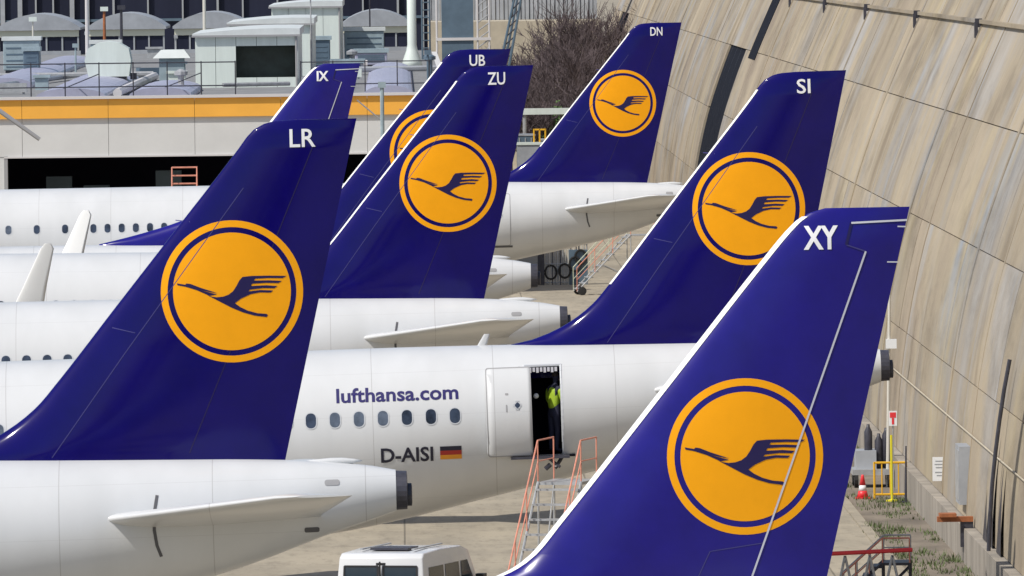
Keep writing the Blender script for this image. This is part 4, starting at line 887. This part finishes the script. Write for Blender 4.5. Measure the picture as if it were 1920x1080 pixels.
# barrel skylights
def skylight(x0, x1, y0, y1, hgt, label):
    hgt *= .5
    t = thing('barrel_skylight', label, 'skylight', ((x0 + x1) / 2, y0, 8.3), group='barrel skylights on the hall roof'); w2 = (x1 - x0) / 2; L_ = 5.0; yy = 0; n = 10; mesh = None
    mb = MB(); A_ = [(w2 * -math.cos(math.pi * k / n), hgt * math.sin(math.pi * k / n) + .10) for k in range(n + 1)]; A_ = [(-w2, 0)] + A_ + [(w2, 0)]
    m = len(A_); mb.add([(x, 0.03, z) for x, z in A_] + [(x, L_ - .03, z) for x, z in A_], [(k, k + 1, m + k + 1, m + k) for k in range(m - 1)] + [tuple(range(m)), tuple(range(m, 2 * m))]); mesh = mb.mesh('glazing_segment')
    rb = MB(); rb.add([(x * 1.01, -0.05, z * 1.015) for x, z in A_] + [(x * 1.01, .05, z * 1.015) for x, z in A_], [(k, k + 1, m + k + 1, m + k) for k in range(m - 1)] + [tuple(range(m)), tuple(range(m, 2 * m))]); rm = rb.mesh('glazing_bar')
    while yy + L_ <= y1 - y0:
        ob('glazing_segment', mesh, 'lavender', t, (0, yy, 0)); ob('glazing_bar', rm, 'lavender', t, (0, yy, 0)); yy += L_
skylight(-15.6, -12.6, 458, 520, .75, 'lavender barrel skylight on the hall roof, leftmost'); skylight(-11.6, -8.9, 458, 485, .75, 'lavender barrel skylight on the roof left of the white shed')
skylight(-1.5, .6, 455, 545, .75, 'lavender barrel skylight on the roof left of the UB fin'); skylight(-19.6, -17.2, 500, 600, .7, 'lavender barrel skylight far back by the left edge')
skylight(-3.6, -2.1, 476, 500, .6, 'short lavender barrel skylight directly behind the IX fin')
# white sheds
def shed(label, x0, x1, y0, y1, z1, rz, door=None):
    t = thing('roof_shed', label, 'shed', (x0, y0, 8.3), group='white sheds on the hall roof'); W = x1 - x0; D = y1 - y0; H_ = z1 - 8.3
    nb = max(3, int(W / .8))
    wm = MB().box(.01, W / nb - .01, 0, .1, 0, H_ - rz).mesh('wall_panel')
    for k in range(nb):
        xa, xb = W * k / nb, W * (k + 1) / nb
        if door and xb > door[0] - x0 + .05 and xa < door[1] - x0 - .05: 
            ob('wall_panel', MB().box(xa + .01, xb - .01, 0, .1, door[3] - 8.3, H_ - rz).mesh('wall_panel'), 'shed_white', t); ob('wall_panel', MB().box(xa + .01, xb - .01, 0, .1, 0, door[2] - 8.3).mesh('wall_panel'), 'shed_white', t)
        else: ob('wall_panel', wm, 'shed_white', t, (xa, 0, 0))
    build(MB().box(.05, W - .05, .12, D, 0, H_ - rz - .02), 'core', 'shed_white', t) if not door else build(MB().box(.05, W - .05, 2.0, D, 0, H_ - rz - .02).box(.02, .1, .12, 2, 0, H_ - rz - .02).box(W - .1, W - .02, .12, 2, 0, H_ - rz - .02), 'core', 'opening_green', t)
    build(MB().box(W - .1, W + .02, .12, D, 0, H_ - rz - .01), 'side_wall', 'shed_white', t)
    # shallow curved roof
    rb = MB(); n = 8; A_ = [(-.12 + (W + .24) * k / n, H_ - rz + rz * math.sin(math.pi * (.12 + .5 * k / n))) for k in range(n + 1)]; A_ = [(-.12, H_ - rz)] + A_ + [(W + .12, H_ - rz)]; m = len(A_)
    rb.add([(x, -.15, z) for x, z in A_] + [(x, D + .1, z) for x, z in A_], [(k, k + 1, m + k + 1, m + k) for k in range(m - 1)] + [tuple(range(m)), tuple(range(m, 2 * m)), (0, m - 1, 2 * m - 1, m)]); build(rb, 'roof', 'shed_roof', t)
    build(MB().box(-.15, W + .15, -.2, -.152, H_ - rz - .03, H_ - rz + .06), 'gutter', 'gap_grey', t); build(MB().rod((W - .05, -.07, 0), (W - .05, -.07, H_ - rz), .05), 'downpipe', 'gap_grey', t)
    return t
shed('white roof shed with a wide dark opening, nearest of three', -9.35, -4.65, 490, 512, 11.0, .35, (-7.05, -5.33, 8.75, 10.2))
shed('tall white roof shed, middle of three behind the dark opening', -8.4, -4.3, 530, 552, 11.2, .35)
shed('tall white roof shed, farthest of three with its top cut into dark hall', -6.9, -3.15, 580, 604, 11.75, .35)
t = thing('roof_hut', 'small white roof hut with rounded top and dark base left of the sheds', 'hut', (-13.6, 500, 8.3))
hp = [(-.95, .45), (.95, .45), (1.05, 1.2), (.95, 1.75), (.5, 2.02), (0, 2.1), (-.5, 2.02), (-1.0, 1.75), (-1.12, 1.2)]
m_ = MB(); m_.add([(x, 0, z) for x, z in hp] + [(x, 3, z) for x, z in hp], [(k, (k + 1) % 9, 9 + (k + 1) % 9, 9 + k) for k in range(9)] + [tuple(range(9)), tuple(range(9, 18))]); build(m_, 'shell', 'shed_white', t); build(MB().box(-.8, .8, .1, 2.8, 0, .44), 'base', 'dark_metal', t); build(MB().box(1.0, 1.3, .3, .8, .3, .6), 'vent_stub', 'dark_metal', t)
t = thing('roof_ventilator', 'grey square roof ventilator with wide hood beside the white shed', 'ventilator', (-10.8, 508, 8.3)); build(MB().box(-.6, .6, -.5, .5, 0, 1.2), 'shaft', 'unit_blue', t); build(MB().add([(-.9, -.7, 1.2), (.9, -.7, 1.2), (.9, .7, 1.2), (-.9, .7, 1.2), (-.5, -.4, 1.6), (.6, -.4, 1.6), (.6, .4, 1.6), (-.5, .4, 1.6)], [(0, 1, 2, 3), (4, 5, 6, 7), (0, 1, 5, 4), (1, 2, 6, 5), (2, 3, 7, 6), (3, 0, 4, 7)]), 'hood', 'shed_roof', t)
for i, (x, y, w_, hh, m, lb) in enumerate(((-20.6, 556, 1.9, 1.9, 'unit_blue', 'blue grey roof unit at the left picture edge'), (-19.0, 540, .8, 1.5, 'slate_blue', 'small dark slate vent box right of the blue roof unit'),
        (-16.6, 575, 1.6, 1.5, 'unit_blue', 'blue grey roof unit behind the rounded hut'), (-4.55, 560, .95, 1.7, 'slate_blue', 'dark slate vent tower right of the sheds'), (-3.0, 590, 2.2, 1.9, 'unit_blue', 'broad grey roof unit right of the farthest shed'), (-2.3, 560, 1.7, 1.0, 'lavender', 'low pale roof hatch above the IX fin'), (-3.35, 530, 1.6, .8, 'wavy_grey', 'low grey roof box near the IX fin'))):
    t = thing('roof_unit', lb, 'roof unit', (x, y, 8.3), group='service units on the hall roof')
    me = bevel(MB().box(0, w_, 0, 2, .15, hh - .2).mesh('housing'), .05); ob('housing', me, m, t); build(MB().box(.1, w_ - .1, .1, 1.9, 0, .15), 'base', 'dark_metal', t); build(MB().box(-.08, w_ + .08, -.08, 2.08, hh - .2, hh), 'lid', 'unit_blue' if m != 'unit_blue' else 'shed_roof', t)
    for k in range(4): build(MB().box(.15, w_ - .15, -.02, .01, .3 + k * (hh - .6) / 4, .3 + k * (hh - .6) / 4 + .07), 'louvre', 'slate_blue', t)
# low pipes and duct runs on the roof
for i, (a, b_, r_, m) in enumerate((((-20, 470, 8.5), (-15.8, 530, 8.5), .12, 'wavy_grey'), ((-12.2, 462, 8.5), (-11.9, 520, 8.5), .2, 'cap_grey'), ((-21, 520, 8.6), (-12, 521, 8.6), .14, 'galv'), ((-8, 484, 8.5), (-5, 486, 8.5), .1, 'galv'), ((-3.9, 520, 8.7), (1.8, 522, 8.7), .15, 'wavy_grey'), ((-3.9, 545, 8.7), (-1.6, 545, 8.7), .2, 'cap_grey'))):
    o = build(MB().rod(a, b_, r_, None, 8), 'roof_duct', m)
    o['label'] = ('grey pipe running back on the roof at far left', 'pale duct between the two left skylights', 'steel pipe crossing the roof behind the hut', 'thin steel pipe before the nearest white shed', 'grey pipe crossing the roof behind the IX fin', 'short pale duct above the IX fin')[i]; o['category'] = 'duct'; o['group'] = 'ducts on the hall roof'
# segment-arch roof monitors
for i, (x0, x1) in enumerate(((-24.4, -19.3), (-18.9, -14.1), (-13.7, -9.0), (-8.5, -4.0), (-3.5, .8))):
    t = thing('roof_monitor', ('arched pale roof monitor at the left edge before the dark hall', 'second arched pale roof monitor from the left', 'third arched pale roof monitor from the left, before the sheds', 'arched pale roof monitor mostly behind the white sheds', 'arched pale roof monitor left of the chimney')[i], 'roof monitor', ((x0 + x1) / 2, 648, 8.2), group='arched roof monitors')
    W = x1 - x0; n = 10; A_ = [(-W / 2 + W * k / n, 1.75 + .85 * math.sin(math.pi * k / n) ** .8) for k in range(n + 1)]; A_ = [(-W / 2, 1.6)] + A_ + [(W / 2, 1.6)]; m = len(A_)
    m_ = MB(); m_.add([(x, -.3, z) for x, z in A_] + [(x, 12, z) for x, z in A_], [(k, k + 1, m + k + 1, m + k) for k in range(m - 1)] + [tuple(range(m)), tuple(range(m, 2 * m)), (0, m - 1, 2 * m - 1, m)]); build(m_, 'roof', 'wavy_grey', t)
    build(MB().box(-W / 2 + .1, W / 2 - .1, -.1, .1, 1.2, 1.59), 'fascia', 'cream', t); build(MB().box(-W / 2 + .1, W / 2 - .1, .0, .15, .35, 1.19), 'glazing', 'hall_dark', t); build(MB().box(-W / 2, W / 2, -.2, .2, 0, .34), 'sill', 'wavy_grey', t)
    for k in range(6): build(MB().box(-W / 2 + .1 + k * (W - .3) / 5, -W / 2 + .2 + k * (W - .3) / 5, -.06, .0, .35, 1.19), 'mullion', 'mullion', t)
# far dark hall
t = thing('far_hall', 'tall dark glazed hall across the top of the picture behind the roofs', 'building', (-20, 800, 0))
build(MB().box(-40, 22.6, 0, 60, 0, 24), 'facade', 'hall_dark', t)
rr = random.Random(11); x = -39.5; 
while x < 22.4:
    wdt = rr.choice([.12, .16, .34]); build(MB().box(x, x + wdt, -.3, -.01, 0, 24), 'mullion', 'mullion' if wdt < .3 else 'wavy_grey', t); x += rr.choice([1.3, 1.9, 2.6])
build(MB().box(-40, 22.5, -.2, -.01, 9.2, 9.4), 'transom', 'slate_blue', t); build(MB().box(-40, 22.5, -.2, -.01, 12.2, 12.5), 'transom', 'slate_blue', t)
# lamp masts on the roofs
for i, (x, y, z1, r_) in enumerate(((-20.2, 590, 11.0, .06), (-17.5, 600, 12.9, .12), (-16.8, 610, 11.4, .10), (-15.7, 605, 11.5, .10), (-10.9, 600, 13.5, .11), (-4.1, 500, 12.6, .04), (-1.6, 600, 13.5, .05))):
    t = thing('roof_mast', ('short thin mast with a white head at the far left', 'tall white mast rising above the leftmost arched roof', 'shorter brown mast just right of the tall white mast', 'mast with twin boxes right of the brown mast', 'tall pale mast between second and third arched roof', 'slim pole at the right corner of the nearest shed', 'thin dark pole left of the chimney')[i], 'mast', (x, y, 8.3), group='masts on the roofs')
    m = ('pale_steel', 'cap_grey', 'rust', 'dark_metal', 'pale_steel', 'galv', 'dark_metal')[i]
    build(MB().rod((0, 0, 0), (0, 0, z1 - 8.3), r_, r_ * .8, 8), 'shaft', m, t); build(MB().box(-.22, .22, -.15, .15, z1 - 8.3 - .25, z1 - 8.3), 'head', 'shed_white' if i < 3 else m, t); build(MB().box(-.2, .2, -.2, .2, 0, .12), 'foot', 'galv', t)
# chimney with ladder frame
t = thing('chimney', 'thick pale steel chimney pipe with a ladder frame', 'chimney', (.7, 560, 8.3)); build(MB().lathe([(.55, 0), (.5, .35), (.30, .9), (.24, 1.2), (.24, 9)], (0, 0, 0), 'Z', 18), 'stack', 'shed_white', t, True)
for x in (.55, .95): build(MB().rod((x, 1, .4), (x, 1, 8), .05), 'ladder_rail', 'slate_blue', t)
for k in range(18): build(MB().rod((.55, 1, .6 + k * .4), (.95, 1, .6 + k * .4), .03), 'rung', 'slate_blue', t)
t = thing('gate_tower', 'dark slate panel tower between two light lattice posts at the top', 'tower', (3.55, 640, 0)); build(MB().box(-.95, .95, 0, 2, 0, 22), 'panel', 'slate_blue', t)
for x in (-1.25, 1.2, 1.9):
    build(MB().rod((x, 0, 0), (x, 0, 22), .06), 'post', 'cap_grey', t)
for k in range(30): build(MB().rod((1.2, 0, 7 + k * .5), (1.9, 0, 7.5 + k * .5), .04), 'lattice_bar', 'galv', t)
build(MB().box(-1.3, 2, -.1, 0, 8.95, 9.12), 'ledge', 'cap_grey', t)
t = thing('beige_block', 'beige block with grey corrugated upper storey behind the bare trees', 'building', (8, 722, 0)); build(MB().box(-6, 5.5, -12, 6, 0, 9.55), 'lower_wall', 'beige', t)
for k in range(40): build(MB().box(-6 + k * .2875, -6 + k * .2875 + .24, -.05 if k % 2 else .02, 4, 9.56, 16), 'corrugated_panel', 'wavy_grey', t)
t = thing('white_slab', 'pale leaning slab at the top left end of the concrete wall', 'buttress', (12.4, 764, 0)); m_ = MB(); m_.add([(-1.9, 0, 0), (.8, 0, 0), (2.2, 0, 14), (.2, 0, 14), (-1.9, 2.5, 0), (.8, 2.5, 0), (2.2, 2.5, 14), (.2, 2.5, 14)], [(0, 1, 2, 3), (4, 5, 6, 7), (0, 1, 5, 4), (1, 2, 6, 5), (2, 3, 7, 6), (3, 0, 4, 7)]); build(m_, 'slab', 'white_clad', t); build(MB().box(-2.1, 1.0, -.2, 2.7, 0, .6), 'footing', 'beige', t)
# dark leaning lattice mast
t = thing('lattice_mast', 'dark leaning lattice crane boom rising behind the UB fin', 'crane', (5.4, 600, 0))
A0, A1 = Vector((0, 0, 6.5)), Vector((1.55, 0, 13.5)); off = Vector((.42, 0, 0))
for o_ in (Vector((0, 0, 0)), off * 1.3, Vector((.25, .5, 0))): build(MB().rod(A0 + o_, A1 + o_ * .6, .085, .06, 6), 'chord', 'slate_blue', t)
for k in range(14):
    f0, f1 = k / 14, (k + 1) / 14; p0 = A0.lerp(A1, f0); p1 = A0.lerp(A1, f1) + off * (1.3 - .5 * f1); build(MB().rod(p0, p1, .035), 'lattice_bar', 'dark_metal', t)
build(MB().rod((.2, 0, 0), (.2, 0, 6.6), .25, None, 8), 'mast_foot', 'dark_metal', t)
# clutter at the foot of the trees
t = thing('gantry_beam', 'white horizontal beam on posts below the bare trees', 'beam', (8.9, 640, 0)); build(MB().box(-1.6, 1.3, -.2, .2, 4.45, 4.82), 'beam', 'shed_white', t)
for x in (-1.4, 1.1): build(MB().rod((x, 0, 0), (x, 0, 4.5), .12, None, 8), 'post', 'galv', t)
t = thing('site_barrier', 'small orange frame barrier on a white ledge far behind the ZU fin', 'barrier', (7.15, 560, 0)); build(MB().box(-1.0, .8, 0, .5, 0, 4.15), 'plinth', 'wavy_grey', t); build(MB().box(-1.02, .82, -.05, .5, 4.16, 4.3), 'ledge', 'shed_white', t)
for x in (-.1, .2, .5): build(MB().rod((x, .1, 4.3), (x, .1, 5.0), .045), 'post', 'rail_yellow', t)
build(MB().rod((-.1, .1, 4.95), (.5, .1, 4.95), .045), 'rail', 'rail_yellow', t)
for i, (x, y, w_, h_, m) in enumerate(((6.6, 600, 1.0, 3.9, 'slate_blue'), (8.0, 606, 1.3, 3.5, 'unit_blue'), (9.4, 600, 1.2, 3.4, 'dark_metal'), (10.6, 590, 1.0, 2.9, 'slate_blue'))):
    t = thing('container', ('dark slate container left of three below the bare trees', 'blue grey container below the white gantry beam', 'dark container right of the blue grey one below the trees', 'slate container nearest the concrete wall foot')[i], 'container', (x, y, 0), group='containers below the bare trees')
    ob('box', bevel(MB().box(0, w_, 0, 3, .1, h_).mesh('box'), .04), m, t); build(MB().box(-.03, w_ + .03, -.03, 3.03, h_ + .002, h_ + .08), 'lid', 'galv', t)
    for k in range(3): build(MB().box(.1 + k * w_ / 3, .16 + k * w_ / 3, -.04, 0, .2, h_ - .1), 'door_bar', 'galv', t)

# ------------------------------------------------------------------ bare trees
def bare_tree(label, x, y, H_, spread, seed):
    rt = random.Random(seed); t = thing('bare_tree', label, 'tree', (x, y, 0), group='bare trees at the end of the wall'); tr = MB(); cr = MB()
    def grow(p, d, l, r_, lev):
        q = p + d * l; (tr if lev < 2 else cr).rod(p, q, r_, r_ * .65, 5 if lev < 2 else 3)
        if lev >= 5: return
        for _ in range(3 if lev < 4 else 5):
            a = Vector((rt.gauss(0, .55), rt.gauss(0, .55), rt.gauss(.25, .35))); dd = (d + a * spread).normalized()
            grow(p + d * l * rt.uniform(.55, 1), dd, l * rt.uniform(.6, .82), max(.016, r_ * .60), lev + 1)
    for s in range(5): grow(Vector((rt.uniform(-.5, .5), rt.uniform(-.5, .5), 0)), Vector((rt.gauss(0, .2), rt.gauss(0, .2), 1)).normalized(), H_ * .345, .12, 0)
    build(tr, 'trunk', 'bark', t); build(cr, 'crown', 'twig', t)
for i, (x, y, H_) in enumerate(((7.6, 672, 8.2), (8.6, 660, 7.6), (9.7, 676, 8.6), (10.8, 668, 10.2), (11.9, 684, 11.6), (9.2, 690, 10.0), (12.4, 700, 12.2), (6.9, 690, 8.0), (7.0, 655, 6.6), (8.3, 648, 6.0), (10.6, 650, 6.8))):
    bare_tree(('bare brown tree directly right of the lattice mast', 'lower bare brown tree in front of its row', 'bare brown tree in the middle of the thicket', 'bare brown tree right of the thicket middle', 'bare brown tree close to the wall end', 'bare brown tree behind the middle of the thicket', 'tallest bare brown tree touching the wall end', 'bare brown tree behind the lattice mast foot', 'low bare brown tree at the left front of the thicket', 'lowest bare brown tree at the front of the thicket', 'low bare brown tree above the green bush')[i], x, y, H_, .85, 20 + i)
t = thing('green_bush', 'small bright green bush below the bare trees', 'bush', (9.9, 650, 0)); lf = MB(); rl = random.Random(9)
for _ in range(1500):
    a = Vector((rl.gauss(0, .4), rl.gauss(0, .35), 0)); z = abs(rl.gauss(0, 1)) * .5 + 3.5 - abs(a.x) * .5; d = Vector((rl.uniform(-1, 1), rl.uniform(-1, 1), rl.uniform(-1, 1))).normalized() * .16; e = d.orthogonal().normalized() * .1
    c_ = a + Vector((0, 0, min(z, 5.6))); lf.add([c_ - d, c_ + e, c_ + d, c_ - e], [(0, 1, 2, 3)])
build(lf, 'crown', 'leaf', t)
st_ = MB()
for k in range(6): st_.rod((rl.uniform(-.2, .2), 0, 0), (rl.uniform(-.6, .6), 0, 4.4), .06, .02)
build(st_, 'trunk', 'bark', t)

# ------------------------------------------------------------------ unseen trees added behind the camera to darken reflections in the glossy fins
rw = random.Random(31); wb = MB()
for k in range(70):
    cx_ = -230 + k * 6.6 + rw.uniform(-3, 3); cy_ = rw.uniform(-34, -14); H_ = rw.uniform(5.5, 11.5); wb.rod((cx_, cy_, 0), (cx_, cy_, H_ * .6), .35, .15, 5)
    for _ in range(210):
        a = rw.uniform(0, 6.28); z = H_ * rw.random() ** 1.1; rad = (1.05 - abs(z / H_ - .35) / .75) * rw.uniform(2.5, 4.8); c_ = Vector((cx_ + math.cos(a) * rad, cy_ + math.sin(a) * rad, z))
        d = Vector((rw.uniform(-1, 1), rw.uniform(-1, 1), rw.uniform(-1, 1))).normalized() * rw.uniform(.6, 1.3); e = d.orthogonal().normalized() * .7; wb.add([c_ - d, c_ + e, c_ + d, c_ - e], [(0, 1, 2, 3)])
mat('wood_green', (0.045, 0.06, 0.03), 0.8, var=0.4, vscale=0.3)
wo_ = build(wb, 'added_wood', 'wood_green'); wo_['kind'] = 'stuff'; wo_['label'] = 'unseen dark trees added behind the viewpoint to darken the fin reflections'; wo_['category'] = 'added_wood'

# ------------------------------------------------------------------ small vents and boxes scattered over the hall roof
rv_ = random.Random(77); vm = {}
for kind in range(4):
    b0 = MB()
    if kind == 0: b0.box(-.4, .4, -.3, .3, 0, .55).box(-.5, .5, -.4, .4, .56, .68)
    elif kind == 1: b0.lathe([(.14, 0), (.14, .8), (.3, .85), (.3, 1.0), (.05, 1.12)], (0, 0, 0), 'Z', 10)
    elif kind == 2: b0.box(-.8, .8, -.3, .3, .1, .5).box(-.7, -.6, -.2, .2, 0, .1).box(.6, .7, -.2, .2, 0, .1)
    else: b0.rod((0, 0, 0), (0, 0, 1.5), .05, None, 6).box(-.15, .15, -.1, .1, 1.5, 1.7)
    vm[kind] = b0.mesh('roof_vent')
KIND = ('squat lidded box vent', 'mushroom-capped vent pipe', 'low duct box on feet', 'thin stalk with a small head'); TINT = (('unit_blue', 'pale blue'), ('wavy_grey', 'grey'), ('slate_blue', 'dark slate'), ('shed_white', 'white'), ('galv', 'dull steel'))
combos = [(a, b_) for a in range(4) for b_ in range(5)]; rv_.shuffle(combos)
spots = [(-20.8, 480), (-19.2, 470), (-17.4, 476), (-16.4, 490), (-16.2, 535), (-15.0, 545), (-12.2, 530), (-11.2, 540), (-10.4, 500), (-9.6, 470), (-12.1, 580), (-17.8, 610), (-14.2, 620), (-3.8, 470), (-2.6, 515), (1.3, 480), (1.5, 520), (-2.4, 548), (-20.4, 520), (-9.9, 560)]
for (x, y), (kd, tn) in zip(spots, combos):
    me = vm[kd].copy(); me.materials.clear()
    o = ob('roof_vent', me, TINT[tn][0], None, (x, y, 8.3)); o.rotation_euler.z = rv_.choice([0, 0, .3, 1.57])
    tag(o, f'small {TINT[tn][1]} {KIND[kd]} on the hall roof', 'roof vent', 'small vents scattered on the hall roof')
